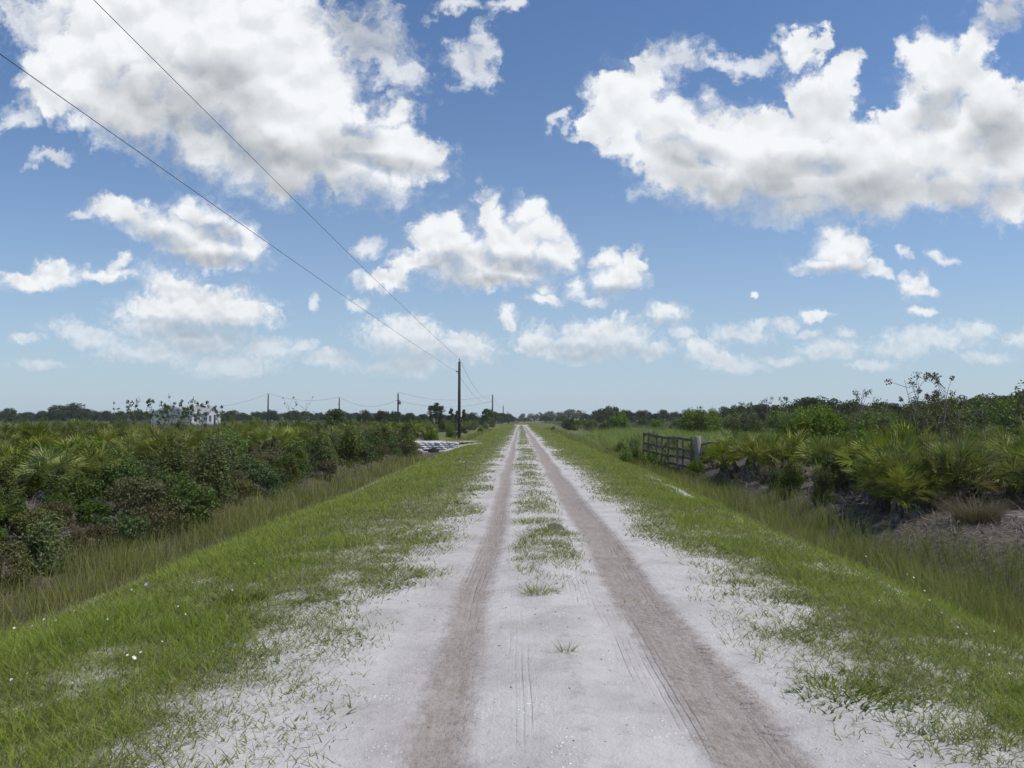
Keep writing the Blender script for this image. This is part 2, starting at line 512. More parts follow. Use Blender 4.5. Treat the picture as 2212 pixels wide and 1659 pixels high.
def verge_cover(x, y):
    """0 bare sand .. 1 thick grass, both verges"""
    nz = vnoise(x, y, 0.9, 31, 4) - 0.5
    nb = vnoise(x, y, 0.35, 32, 3) - 0.5
    near = sstep(y, 9.5, 4.0)
    tl = (-0.80 - x) + 0.06 * (1 - near) + 0.18 * sstep(y, 8, 14) + nz * 1.1 + nb * 0.5 - near * 0.12
    left = sstep(tl, 0.0, 0.75 + 0.75 * near) * (x < -0.62)
    tr = (x - 1.50) + 0.08 * (1 - near) + nz * 1.0 + nb * 0.6 - 0.08 * near
    right = sstep(tr, 0.0, 0.8 + 0.5 * near) * (x > 1.38)
    # worn sandy footing along the right ditch
    path = 1 - 0.85 * np.exp(-((x - 3.85 - nb * 0.5) / 0.20) ** 2) * sstep(vnoise(x, y, 0.5, 35, 2), 0.36, 0.58) * sstep(y, 26, 20)
    return np.clip(left + right * path, 0, 1)


thatch = np.clip(verge_cover(GX, GY), 0, 1) * (1 - sstep(GX, 4.2, 4.8)) * sstep(GX, -5.3, -4.6)
peat = np.maximum(sstep(GX, 4.2, 4.9), sstep(-GX, 4.6, 5.4))
peat = np.clip(peat, 0, 1)
peat = peat * (1 - 0.5 * sstep(GX, 7.4, 8.4) * sstep(GY, 8.5, 10) * (1 - sstep(GY, 12.5, 14)))
far_bank = sstep(GY, 45, 75)
field = np.maximum(sstep(-GX, 14, 26), sstep(GX, 22, 40))
field = np.maximum(field, sstep(GY, 60, 100) * sstep(np.abs(GX), 6, 9))
field = np.maximum(np.maximum(field, far_bank * peat), sstep(GY, 185, 205))
peat = peat * (1 - 0.9 * far_bank)
drive = sstep(GY, CULV + 0.1, CULV + 0.5) * (1 - sstep(GY, CULV + 4.0, CULV + 4.8)) * sstep(GX, -13, -11) * (1 - sstep(GX, -3.4, -2.4))
peat *= 1 - drive
thatch *= 1 - drive
cover = np.stack([thatch, peat, field, np.ones_like(field)], -1).reshape(-1, 4).astype(np.float32)

# ------------------------------------------------------------------ materials
def new_mat(name):
    m_ = bpy.data.materials.new(name)
    m_.use_nodes = True
    return m_, NT(m_.node_tree)


def finish(N, bsdf, disp=None):
    N.n('ShaderNodeOutputMaterial', {'Surface': bsdf})


def foliage(name, c1, c2, trans=0.3, rough=0.55, spec=0.14, hue=0.02, val=0.35, tcol=None, dead=None):
    """leaf material: colour runs from c1 to c2 with the leaf, each plant a shade of its own"""
    m_, N = new_mat(name)
    a = N.n('ShaderNodeAttribute', attribute_name='rnd').outputs['Fac']
    oi = N.n('ShaderNodeObjectInfo').outputs['Random']
    c = N.mix(a, c1, c2)
    if dead:
        c = N.mix(N.smooth(a, 0.93, 0.95), c, dead)
    hs = N.n('ShaderNodeHueSaturation', {'Color': c, 'Hue': N.lin(oi, 0, 1, 0.5 - hue, 0.5 + hue), 'Value': N.lin(oi, 0, 1, 1 - val, 1 + val * 0.6),
                                          'Saturation': N.lin(N.m('FRACT', N.m('MULTIPLY', oi, 7.3)), 0, 1, 0.8, 1.12)})
    p = N.n('ShaderNodeBsdfPrincipled', {'Base Color': hs.outputs[0], 'Roughness': rough, 'Specular IOR Level': spec})
    if trans > 0:
        t = N.n('ShaderNodeBsdfTranslucent', {'Color': N.mix(0.5, hs.outputs[0], tcol or (0.16, 0.20, 0.03))})
        sh = N.n('ShaderNodeMixShader', {0: trans, 1: p.outputs[0], 2: t.outputs[0]})
        finish(N, sh.outputs[0])
    else:
        finish(N, p.outputs[0])
    return m_


def bark(name, c1, c2, scale=14.0):
    m_, N = new_mat(name)
    tc = N.n('ShaderNodeTexCoord').outputs['Object']
    mp = N.n('ShaderNodeMapping', {'Vector': tc, 'Scale': (scale, scale, scale * 0.12)}).outputs[0]
    nz = N.noise(mp, 1.0, 5, 0.65)
    c = N.mix(N.smooth(nz, 0.3, 0.7), c1, c2)
    b = N.n('ShaderNodeBump', {'Strength': 0.5, 'Distance': 0.02, 'Height': nz})
    p = N.n('ShaderNodeBsdfPrincipled', {'Base Color': c, 'Roughness': 0.85, 'Specular IOR Level': 0.15, 'Normal': b.outputs[0]})
    finish(N, p.outputs[0])
    return m_


def plain(name, c, rough=0.6, var=0.12, scale=8.0, metal=0.0, bump=0.0):
    m_, N = new_mat(name)
    tc = N.n('ShaderNodeTexCoord').outputs['Object']
    nz = N.noise(tc, scale, 5, 0.6)
    k = N.lin(nz, 0.3, 0.7, 1 - var, 1 + var)
    cc = N.mix(1.0, c, N.n('ShaderNodeCombineColor', {0: k, 1: k, 2: k}).outputs[0], 'MULTIPLY')
    ins = {'Base Color': cc, 'Roughness': rough, 'Metallic': metal, 'Specular IOR Level': 0.3}
    if bump:
        ins['Normal'] = N.n('ShaderNodeBump', {'Strength': bump, 'Distance': 0.01, 'Height': nz}).outputs[0]
    finish(N, N.n('ShaderNodeBsdfPrincipled', ins).outputs[0])
    return m_


SAND = (0.48, 0.46, 0.445)
SAND2 = (0.37, 0.35, 0.335)
TRACK = (0.300, 0.256, 0.228)


def sand_nodes(N, tc):
    """white quartz sand: soft mottling, grains, pale shell bits and dark specks"""
    big = N.noise(tc, 1.3, 4, 0.6)
    mid = N.noise(tc, 9.0, 5, 0.65)
    fine = N.noise(tc, 75.0, 3, 0.7)
    c = N.mix(N.smooth(big, 0.35, 0.7), SAND, SAND2)
    c = N.mix(N.m('MULTIPLY', N.smooth(mid, 0.5, 0.75), 0.35), c, (0.24, 0.225, 0.215))
    c = N.mix(N.m('MULTIPLY', N.smooth(fine, 0.55, 0.75), 0.30), c, (0.20, 0.185, 0.175))
    vor = N.n('ShaderNodeTexVoronoi', {'Vector': tc, 'Scale': 34.0, 'Randomness': 1.0}, feature='F1')
    bit = N.m('MULTIPLY', N.smooth(vor.outputs['Distance'], 0.30, 0.18), N.smooth(N.noise(tc, 2.2, 3, 0.6), 0.48, 0.66))
    bit = N.m('MULTIPLY', bit, N.m('GREATER_THAN', N.n('ShaderNodeSeparateColor', {0: vor.outputs['Color']}).outputs[0], 0.45))
    c = N.mix(N.m('MULTIPLY', bit, 0.85), c, (0.80, 0.80, 0.80))
    vor2 = N.n('ShaderNodeTexVoronoi', {'Vector': tc, 'Scale': 21.0, 'Randomness': 1.0}, feature='F1')
    spk = N.m('MULTIPLY', N.smooth(vor2.outputs['Distance'], 0.16, 0.08), N.m('GREATER_THAN', N.n('ShaderNodeSeparateColor', {0: vor2.outputs['Color']}).outputs[1], 0.86))
    c = N.mix(N.m('MULTIPLY', spk, 0.8), c, (0.10, 0.085, 0.075))
    h = N.m('ADD', N.m('MULTIPLY', fine, 0.35), N.m('ADD', N.m('MULTIPLY', mid, 1.0), N.m('MULTIPLY', bit, 0.25)))
    return c, h


def ground_material():
    m_, N = new_mat('soil_and_sand')
    tc = N.n('ShaderNodeTexCoord').outputs['Object']
    c, h = sand_nodes(N, tc)
    at_ = N.n('ShaderNodeSeparateColor', {0: N.n('ShaderNodeAttribute', attribute_name='cover').outputs['Color']})
    n1 = N.noise(tc, 3.2, 5, 0.65)
    n2 = N.noise(tc, 14.0, 4, 0.65)
    edge = N.m('ADD', N.m('MULTIPLY', N.m('SUBTRACT', n1, 0.5), 0.9), N.m('MULTIPLY', N.m('SUBTRACT', n2, 0.5), 0.7))
    g = N.smooth(N.m('ADD', at_.outputs[0], edge), 0.75, 1.25)
    grass = N.mix(N.smooth(n2, 0.3, 0.7), (0.085, 0.115, 0.028), (0.17, 0.165, 0.075))
    c = N.mix(N.m('MULTIPLY', g, 0.92), c, grass)
    p = N.smooth(N.m('ADD', at_.outputs[1], edge), 0.3, 0.7)
    peat_c = N.mix(N.smooth(n2, 0.35, 0.7), (0.045, 0.037, 0.029), (0.145, 0.125, 0.108))
    c = N.mix(p, c, peat_c)
    f = N.smooth(N.m('ADD', at_.outputs[2], N.m('MULTIPLY', edge, 0.5)), 0.3, 0.7)
    fld = N.mix(N.smooth(n1, 0.3, 0.7), (0.085, 0.105, 0.035), (0.145, 0.135, 0.060))
    c = N.mix(f, c, fld)
    b = N.n('ShaderNodeBump', {'Strength': 0.55, 'Distance': 0.03, 'Height': h})
    pr = N.n('ShaderNodeBsdfPrincipled', {'Base Color': c, 'Roughness': 0.95, 'Specular IOR Level': 0.1, 'Normal': b.outputs[0]})
    finish(N, pr.outputs[0])
    return m_


LT, LW = -0.375, 0.155      # middle and half width of the wheel tracks
RT, RW = 1.08, 0.245


def road_material():
    m_, N = new_mat('sand_road')
    tc = N.n('ShaderNodeTexCoord').outputs['Object']
    c, h = sand_nodes(N, tc)
    sp = N.n('ShaderNodeSeparateXYZ', {0: tc})
    x, y = sp.outputs[0], sp.outputs[1]
    # everything along the wheels is drawn out along the road
    st = N.n('ShaderNodeMapping', {'Vector': tc, 'Scale': (1.0, 0.12, 1.0)}).outputs[0]
    wob = N.m('MULTIPLY', N.m('SUBTRACT', N.noise(N.n('ShaderNodeCombineXYZ', {0: 0.0, 1: y, 2: 3.0}).outputs[0], 0.22, 2, 0.5), 0.5), 0.26)
    frac = N.m('MULTIPLY', N.m('SUBTRACT', N.noise(tc, 7.0, 6, 0.72), 0.5), 0.22)
    xs = N.m('ADD', N.m('ADD', x, wob), frac)

    def band(mid, half, soft):
        d = N.m('ABSOLUTE', N.m('SUBTRACT', xs, mid))
        return N.smooth(d, half + soft, half - soft)
    streak = N.noise(st, 30.0, 4, 0.65)
    lt = N.m('MULTIPLY', band(LT, LW, 0.09), N.lin(streak, 0.3, 0.65, 0.75, 1.0))
    xs_l = xs
    xs = N.m('SUBTRACT', xs, N.lin(y, 3.0, 13.0, 0.10, -0.07))
    rt = N.m('MULTIPLY', band(RT, RW, 0.085), N.lin(streak, 0.3, 0.65, 0.75, 1.0))
    old = N.m('MULTIPLY', band(0.74, 0.10, 0.08), N.m('MULTIPLY', N.smooth(N.noise(st, 1.1, 2, 0.5), 0.45, 0.6), 0.35))
    xs_r = xs
    xs = xs_l
    spread = N.m('MULTIPLY', band(LT - 0.16, 0.22, 0.16), 0.28)
    tr = N.m('MAXIMUM', N.m('MAXIMUM', lt, rt), N.m('MAXIMUM', old, spread))
    mid = N.noise(tc, 22.0, 4, 0.7)
    tcol = N.mix(N.smooth(mid, 0.3, 0.72), TRACK, (0.215, 0.18, 0.16))
    tcol = N.mix(N.m('MULTIPLY', N.smooth(N.noise(tc, 3.0, 4, 0.6), 0.5, 0.75), 0.5), tcol, (0.39, 0.345, 0.32))
    c = N.mix(N.m('MULTIPLY', tr, 0.92), c, tcol)
    # a darker damp patch beside the right track
    dx, dy = N.m('DIVIDE', N.m('SUBTRACT', x, 0.52), 0.13), N.m('DIVIDE', N.m('SUBTRACT', y, 11.3), 0.38)
    dd = N.m('ADD', N.m('ADD', N.m('MULTIPLY', dx, dx), N.m('MULTIPLY', dy, dy)), N.m('MULTIPLY', frac, 6.0))
    c = N.mix(N.smooth(dd, 1.2, 0.7), c, (0.115, 0.105, 0.105))
    ln = N.m('MULTIPLY', N.smooth(N.m('ABSOLUTE', N.m('SUBTRACT', xs, 0.36)), 0.07, 0.0), N.m('MULTIPLY', N.m('MULTIPLY', N.smooth(y, 3.2, 3.8), N.smooth(y, 6.6, 5.6)), N.smooth(N.noise(tc, 6.0, 5, 0.75), 0.44, 0.64)))
    c = N.mix(N.m('MULTIPLY', ln, 0.4), c, (0.16, 0.145, 0.135))
    # tyre marks: ribs along the way, lugs across it at the outer shoulder
    ribx = N.m('ADD', x, N.m('MULTIPLY', wob, 1.0))
    rib = N.m('SINE', N.m('MULTIPLY', ribx, 2 * math.pi / 0.042))
    worn = N.smooth(N.noise(st, 2.6, 4, 0.65), 0.48, 0.68)
    in_tr = N.m('MAXIMUM', band(LT, LW, 0.05), N.m('MAXIMUM', band(RT - 0.02, RW, 0.05), N.m('MAXIMUM', band(0.60, 0.16, 0.04), N.m('MULTIPLY', band(0.02, 0.10, 0.05), 0.6))))
    ribs = N.m('MULTIPLY', N.m('MULTIPLY', N.smooth(rib, 0.1, 0.9), worn), in_tr)
    lug = N.m('SINE', N.m('MULTIPLY', N.m('ADD', y, N.m('ADD', N.m('MULTIPLY', x, 0.45), N.m('MULTIPLY', frac, 1.1))), 2 * math.pi / 0.085))
    xs = xs_r
    lugs = N.m('MULTIPLY', N.smooth(lug, 0.2, 1.0), N.m('MAXIMUM', band(RT + 0.17, 0.06, 0.04), N.m('MULTIPLY', band(RT - 0.1, 0.14, 0.06), 0.45)))
    lugs = N.m('MULTIPLY', lugs, N.smooth(N.noise(tc, 2.3, 5, 0.7), 0.46, 0.66))
    ridge_c = N.m('MULTIPLY', N.m('ADD', N.m('MULTIPLY', ribs, 0.10), N.m('MULTIPLY', lugs, 0.26)), 1.0, clamp=True)
    c = N.mix(ridge_c, c, (0.115, 0.092, 0.083))
    hh = N.m('ADD', h, N.m('ADD', N.m('MULTIPLY', ribs, -0.5), N.m('MULTIPLY', lugs, -1.3)))
    hh = N.m('ADD', hh, N.m('MULTIPLY', N.m('MULTIPLY', tr, mid), 1.6))
    b = N.n('ShaderNodeBump', {'Strength': 0.7, 'Distance': 0.03, 'Height': hh})
    pr = N.n('ShaderNodeBsdfPrincipled', {'Base Color': c, 'Roughness': 0.95, 'Specular IOR Level': 0.1, 'Normal': b.outputs[0]})
    finish(N, pr.outputs[0])
    return m_


gm = np_mesh('ground', np.stack([GX, GY, GZ], -1).reshape(-1, 3), grid_faces(len(gx), len(gy)), ground_material(), smooth=True)
ca = gm.attributes.new('cover', 'FLOAT_COLOR', 'POINT')
ca.data.foreach_set('color', cover.ravel())
link('ground', gm)['kind'] = 'structure'


def road_z(x, y):
    """surface of the track: two shallow ruts"""
    z = 0.012 - 0.028 * np.exp(-((x - LT) / 0.17) ** 2) - 0.032 * np.exp(-((x - RT - np.interp(y, [3, 13], [0.10, -0.07])) / 0.25) ** 2)
    z = z + (vnoise(x, y, 1.1, 41, 3) - 0.5) * 0.03 + (vnoise(x, y, 6.0, 42, 3) - 0.5) * 0.012
    z = z + 0.035 * np.exp(-((x - 0.3) / 0.3) ** 2)
    e = np.minimum(sstep(x, -1.34, -0.9), 1 - sstep(x, 1.6, 2.02))
    return z * e + (1 - e) * 0.004


rx_ = np.arange(-1.34, 2.03, 0.035)
ry_ = np.concatenate([np.arange(-30, 1, 1.0), np.arange(1, 14, 0.07), geo(14, 205, 0.012)])
RX, RY = np.meshgrid(rx_, ry_)
rm = np_mesh('dirt_road', np.stack([RX, RY, road_z(RX, RY)], -1).reshape(-1, 3), grid_faces(len(rx_), len(ry_)), road_material(), smooth=True)
link('dirt_road', rm)['kind'] = 'structure'


def surf_z(x, y):
    x, y = np.asarray(x, float), np.asarray(y, float)
    on = (x > -1.34) & (x < 2.02)
    return np.where(on, road_z(x, y), ground_z(x, y))


# ------------------------------------------------------------------ grass: blade by blade
def blades(base, h, w, az, lean, droop, face, rnd, segs=3):
    """ribbons that rise from base, lean towards az and droop; arrays of length n"""
    n = len(base)
    t = np.linspace(0, 1, segs + 1)
    out = np.zeros((n, 2 * segs + 1, 3), np.float32)
    d = np.stack([np.cos(az), np.sin(az), np.zeros(n)], -1)
    s = np.stack([np.cos(face), np.sin(face), np.zeros(n)], -1)
    for i in range(segs + 1):
        hor = lean * t[i] + droop * t[i] ** 2
        up = t[i] * np.sqrt(np.maximum(1 - lean ** 2 * 0.8, 0.05)) - droop * 0.45 * t[i] ** 2
        c = base + d * (hor * h)[:, None]
        c[:, 2] += up * h
        if i == segs:
            out[:, 2 * segs] = c
        else:
            ww = (w * (1 - t[i] ** 1.6) * 0.5)[:, None]
            out[:, 2 * i] = c - s * ww
            out[:, 2 * i + 1] = c + s * ww
    f = []
    for i in range(segs - 1):
        a = 2 * i
        f += [(a, a + 1, a + 3), (a, a + 3, a + 2)]
    a = 2 * (segs - 1)
    f.append((a, a + 1, 2 * segs))
    k = 2 * segs + 1
    F = (np.arange(n)[:, None, None] * k + np.array(f)[None]).reshape(-1, 3)
    return out.reshape(-1, 3), F, np.repeat(rnd, k)


def scatter(dens_fn, x0, x1, y0, y1, base_d, ref, power, wide=0.86, max_n=900000, seed=0):
    """points with density base_d per m2 up to the reference distance, thinning out beyond; kept where dens_fn says"""
    g = np.random.default_rng(seed)
    edges = [y0]
    while edges[-1] < y1:
        edges.append(min(edges[-1] * 1.12 + 0.15, y1))
    xs, ys, sc = [], [], []
    for a, b in zip(edges[:-1], edges[1:]):
        m_ = 0.5 * (a + b)
        lod = max(1.0, m_ / ref)
        xa, xb = max(x0, -wide * b - 2.0), min(x1, wide * b + 2.0)
        if xb <= xa:
            continue
        n = int(base_d * lod ** -power * (xb - xa) * (b - a))
        xx, yy = g.uniform(xa, xb, n), g.uniform(a, b, n)
        keep = g.random(n) < dens_fn(xx, yy)
        xs.append(xx[keep])
        ys.append(yy[keep])
        sc.append(np.full(keep.sum(), lod ** (power * 0.5)))
    x, y, s = np.concatenate(xs), np.concatenate(ys), np.concatenate(sc)
    return x, y, s


GRASS_N = 0


def grass(name, mat, dens_fn, zone, base_d, ref, power, h, w, lean, droop, seed, segs=3, rel=None, hfn=None, zfn=surf_z):
    global GRASS_N
    x, y, s = scatter(dens_fn, *zone, base_d, ref, power, seed=seed)
    g = np.random.default_rng(seed + 1000)
    n = len(x)
    GRASS_N += n
    b = np.stack([x, y, zfn(x, y) - 0.006], -1)
    hh = g.uniform(h[0], h[1], n) * (0.6 + 0.8 * vnoise(x, y, 0.9, seed, 3))
    if hfn is not None:
        hh = hh * hfn(x, y)
    ww = g.uniform(w[0], w[1], n) * s
    az = g.uniform(0, 2 * math.pi, n)
    ln = np.clip(np.abs(g.normal(lean, 0.18, n)), 0, 0.98)
    dr = np.clip(np.abs(g.normal(droop, 0.15, n)), 0, 0.9)
    fc = g.uniform(0, math.pi, n)
    # wide distant blades turn their flat side along x more often, as a tuft would
    r = np.clip(0.65 * vnoise(x, y, 0.7, seed + 5, 3) + 0.5 * g.random(n) - 0.08, 0, 1)
    v, f, rr = blades(b, hh, ww, az, ln, dr, fc, r, segs)
    o = link(name, np_mesh(name, v, f, mat, rr))
    o['kind'] = 'stuff'
    return o


M_VERGE = foliage('verge_grass', (0.175, 0.235, 0.032), (0.355, 0.380, 0.080), trans=0.48, dead=(0.34, 0.29, 0.16), val=0, hue=0)
M_LUSH = foliage('lush_grass', (0.165, 0.265, 0.022), (0.350, 0.420, 0.055), trans=0.45, dead=(0.32, 0.29, 0.14), val=0, hue=0)
M_CREEP = foliage('creeping_grass', (0.160, 0.190, 0.046), (0.320, 0.325, 0.105), trans=0.45, dead=(0.33, 0.28, 0.17), val=0, hue=0)
M_REED = foliage('ditch_grass', (0.155, 0.195, 0.018), (0.350, 0.335, 0.060), trans=0.45, val=0, hue=0)
M_WEED = foliage('weed_leaf', (0.085, 0.140, 0.030), (0.190, 0.235, 0.075), trans=0.35, val=0, hue=0, dead=(0.22, 0.10, 0.06))
M_DRY = foliage('dry_grass', (0.10, 0.085, 0.05), (0.24, 0.19, 0.12), trans=0.2, val=0, hue=0)
M_FIELD = foliage('field_grass', (0.115, 0.135, 0.040), (0.235, 0.205, 0.100), trans=0.3, val=0, hue=0)


def d_creep(x, y):
    c = verge_cover(x, y)
    clump = np.maximum(sstep(vnoise(x, y, 3.3, 61, 3), 0.36, 0.62), 0.8 * sstep(y, 8, 16))
    return np.clip(0.04 * (c > 0.001) + c * 1.3 * (0.25 + 0.75 * clump), 0, 1) * (1 - sstep(x, 4.3, 4.9)) * sstep(x, -5.2, -4.6)


def d_lush(x, y):
    c = verge_cover(x, y)
    nl = vnoise(x, y, 0.55, 62, 3)
    left = sstep(-x + (nl - 0.5) * 1.6, 1.75, 2.5) * (1 - sstep(-x, 4.7, 5.3))
    right = sstep(x + (nl - 0.5) * 1.4, 2.3, 3.0) * (1 - sstep(x, 4.1, 4.6))
    return np.clip((left + right) * sstep(c, 0.35, 0.8) * (0.15 + 0.85 * sstep(vnoise(x, y, 1.4, 63, 3), 0.35, 0.6)), 0, 1)


def d_reed(x, y):
    nl = (vnoise(x, y, 0.5, 64, 3) - 0.5) * 0.9
    left = sstep(-x + nl, 4.75, 5.2) * (1 - sstep(-x + nl, 6.2, 6.7))
    right = sstep(x + nl, 4.25, 4.6) * (1 - sstep(x + nl, 5.6, 6.2))
    d = 1 - sstep(y, CULV - 9, CULV - 7) * (1 - sstep(y, CULV + 4, CULV + 5)) * sstep(-x, 4.9, 5.3)
    return np.clip(left * d + right, 0, 1) * (0.4 + 0.6 * sstep(vnoise(x, y, 1.6, 65, 2), 0.3, 0.6))


def d_center(x, y):
    return np.clip(center_cover(x, y) * (0.5 + 0.8 * sstep(vnoise(x, y, 4, 66, 3), 0.35, 0.6)), 0, 1)


zone_v = (-5.4, 5.0, 2.2, 260)
grass('creeping_grass', M_CREEP, d_creep, zone_v, 5200, 5.0, 1.45, (0.035, 0.10), (0.0042, 0.0085), 0.72, 0.35, 1, segs=2)
grass('verge_grass', M_VERGE, lambda x, y: d_lush(x, y) * 0.9 + 0.25 * d_creep(x, y) * sstep(np.abs(x - 0.35), 2.0, 2.7), zone_v, 2200, 5.0, 1.45, (0.06, 0.16), (0.0038, 0.0075), 0.50, 0.42, 2)
grass('lush_grass', M_LUSH, d_lush, (-5.4, 4.7, 2.2, 120), 1700, 5.0, 1.45, (0.07, 0.175), (0.004, 0.008), 0.34, 0.36, 3, hfn=lambda x, y: 0.55 + 0.65 * sstep(vnoise(x, y, 0.8, 63, 3), 0.35, 0.7))
grass('ditch_grass', M_REED, d_reed, (-7.4, 6.8, 4.5, 150), 520, 8.0, 1.35, (0.38, 0.72), (0.005, 0.010), 0.14, 0.10, 4, hfn=lambda x, y: np.where(x > 0, 0.76, 0.76))
grass('track_grass', M_CREEP, d_center, (-0.3, 1.0, 6.5, 260), 3200, 8.0, 1.45, (0.035, 0.085), (0.005, 0.009), 0.62, 0.3, 6, segs=2)


grass('verge_weeds', M_WEED, lambda x, y: np.clip(d_creep(x, y) * sstep(vnoise(x, y, 1.9, 69, 3), 0.52, 0.66), 0, 1), zone_v, 900, 5.0, 1.45, (0.03, 0.09), (0.010, 0.020), 0.75, 0.4, 12, segs=2)
grass('verge_straw', M_DRY, lambda x, y: d_creep(x, y) * sstep(np.abs(x - 0.35), 1.7, 2.4), zone_v, 260, 5.0, 1.45, (0.06, 0.26), (0.002, 0.004), 0.35, 0.3, 13)


# taller rank grass: the bright mound by the gate, the brown field on the left, the bank tops
def d_rank(x, y):
    gate = sstep(x, 4.6, 6.5) * sstep(y, 30, 36) * (1 - sstep(y, 60, 75)) * (1 - sstep(x, 22, 30))
    return np.clip(gate, 0, 1)


def d_field(x, y):
    left = sstep(-x, 15, 21) * sstep(y, 28, 36)
    far_r = sstep(x, 7, 10) * sstep(y, 70, 80)
    return np.clip(left + 0.6 * far_r, 0, 1) * sstep(vnoise(x, y, 0.25, 67, 3), 0.25, 0.5)


grass('rank_grass', M_LUSH, d_rank, (4, 30, 30, 75), 110, 30, 1.0, (0.6, 1.05), (0.018, 0.035), 0.2, 0.25, 7)
grass('field_grass', M_FIELD, d_field, (-230, 120, 28, 300), 30, 30, 1.25, (0.55, 1.0), (0.018, 0.04), 0.15, 0.2, 8, segs=2)


def d_litter(x, y):
    r_ = sstep(x, 5.7, 6.3) * (1 - sstep(x, 12, 16)) * sstep(y, 5, 8) * (1 - sstep(y, 22, 30))
    l_ = sstep(-x, 6.4, 6.9) * (1 - sstep(-x, 9, 11)) * (1 - sstep(y, 40, 60))
    pad = 1 - 0.8 * sstep(x, 7.3, 8.3) * sstep(y, 8.5, 10.5) * (1 - sstep(y, 12.5, 14))
    return np.clip(r_ * pad + l_, 0, 1) * (0.3 + 0.7 * sstep(vnoise(x, y, 1.2, 68, 3), 0.3, 0.6))


M_LITTER = foliage('leaf_litter', (0.070, 0.060, 0.050), (0.26, 0.23, 0.20), trans=0.0, val=0, hue=0)
grass('leaf_litter', M_LITTER, d_litter, (-11, 16, 5, 60), 330, 9, 1.3, (0.06, 0.26), (0.006, 0.016), 0.93, 0.12, 9, segs=2)
grass('dry_grass', M_DRY, lambda x, y: np.clip(d_reed(x, y) * 0.5 + d_litter(x, y) * 0.25, 0, 1), (-10, 14, 4.5, 60), 45, 8, 1.3, (0.25, 0.6), (0.004, 0.009), 0.3, 0.3, 10)

# ------------------------------------------------------------------ plants: prototypes
M_PALM = foliage('palmetto_leaf', (0.055, 0.108, 0.014), (0.335, 0.345, 0.062), trans=0.30, rough=0.5, spec=0.22, val=0.25, hue=0.015, dead=(0.24, 0.17, 0.08))
M_PALMDEAD = foliage('palmetto_dead_leaf', (0.12, 0.095, 0.075), (0.30, 0.265, 0.23), trans=0.1, rough=0.8, spec=0.1, val=0.25)
M_PALMSTEM = bark('palmetto_stem', (0.030, 0.024, 0.018), (0.11, 0.085, 0.06), 40)
M_TWIG = bark('grey_twig', (0.085, 0.072, 0.055), (0.25, 0.22, 0.185), 30)
M_BARK = bark('tree_bark', (0.045, 0.036, 0.028), (0.14, 0.12, 0.10), 10)
M_DARKLEAF = foliage('dark_leaf', (0.030, 0.066, 0.012), (0.110, 0.155, 0.030), trans=0.25, rough=0.5, spec=0.25, val=0.3)
M_OLIVE = foliage('olive_leaf', (0.062, 0.092, 0.018), (0.175, 0.200, 0.052), trans=0.22, val=0.3)
M_FRESH = foliage('fresh_leaf', (0.060, 0.120, 0.012), (0.215, 0.275, 0.036), trans=0.3, val=0.25)
M_BROWNLEAF = foliage('brown_leaf', (0.050, 0.055, 0.020), (0.155, 0.140, 0.055), trans=0.12, val=0.3)
M_OAK = foliage('oak_leaf', (0.020, 0.036, 0.012), (0.075, 0.095, 0.030), trans=0.18, rough=0.5, val=0.25)
M_HAZEOAK = foliage('hazed_tree_leaf', (0.060, 0.075, 0.035), (0.150, 0.155, 0.080), trans=0.18, val=0.15)  # distance haze put into the leaf colour, paler than the nearer oaks
M_PINE = foliage('pine_needle', (0.018, 0.040, 0.012), (0.060, 0.090, 0.025), trans=0.12, val=0.2)


def rot_from(d, roll=0.0):
    """matrix whose z axis is d"""
    q = Vector(d).to_track_quat('Z', 'Y')
    return np.array((q.to_matrix() @ Matrix.Rotation(roll, 3, 'Z')))


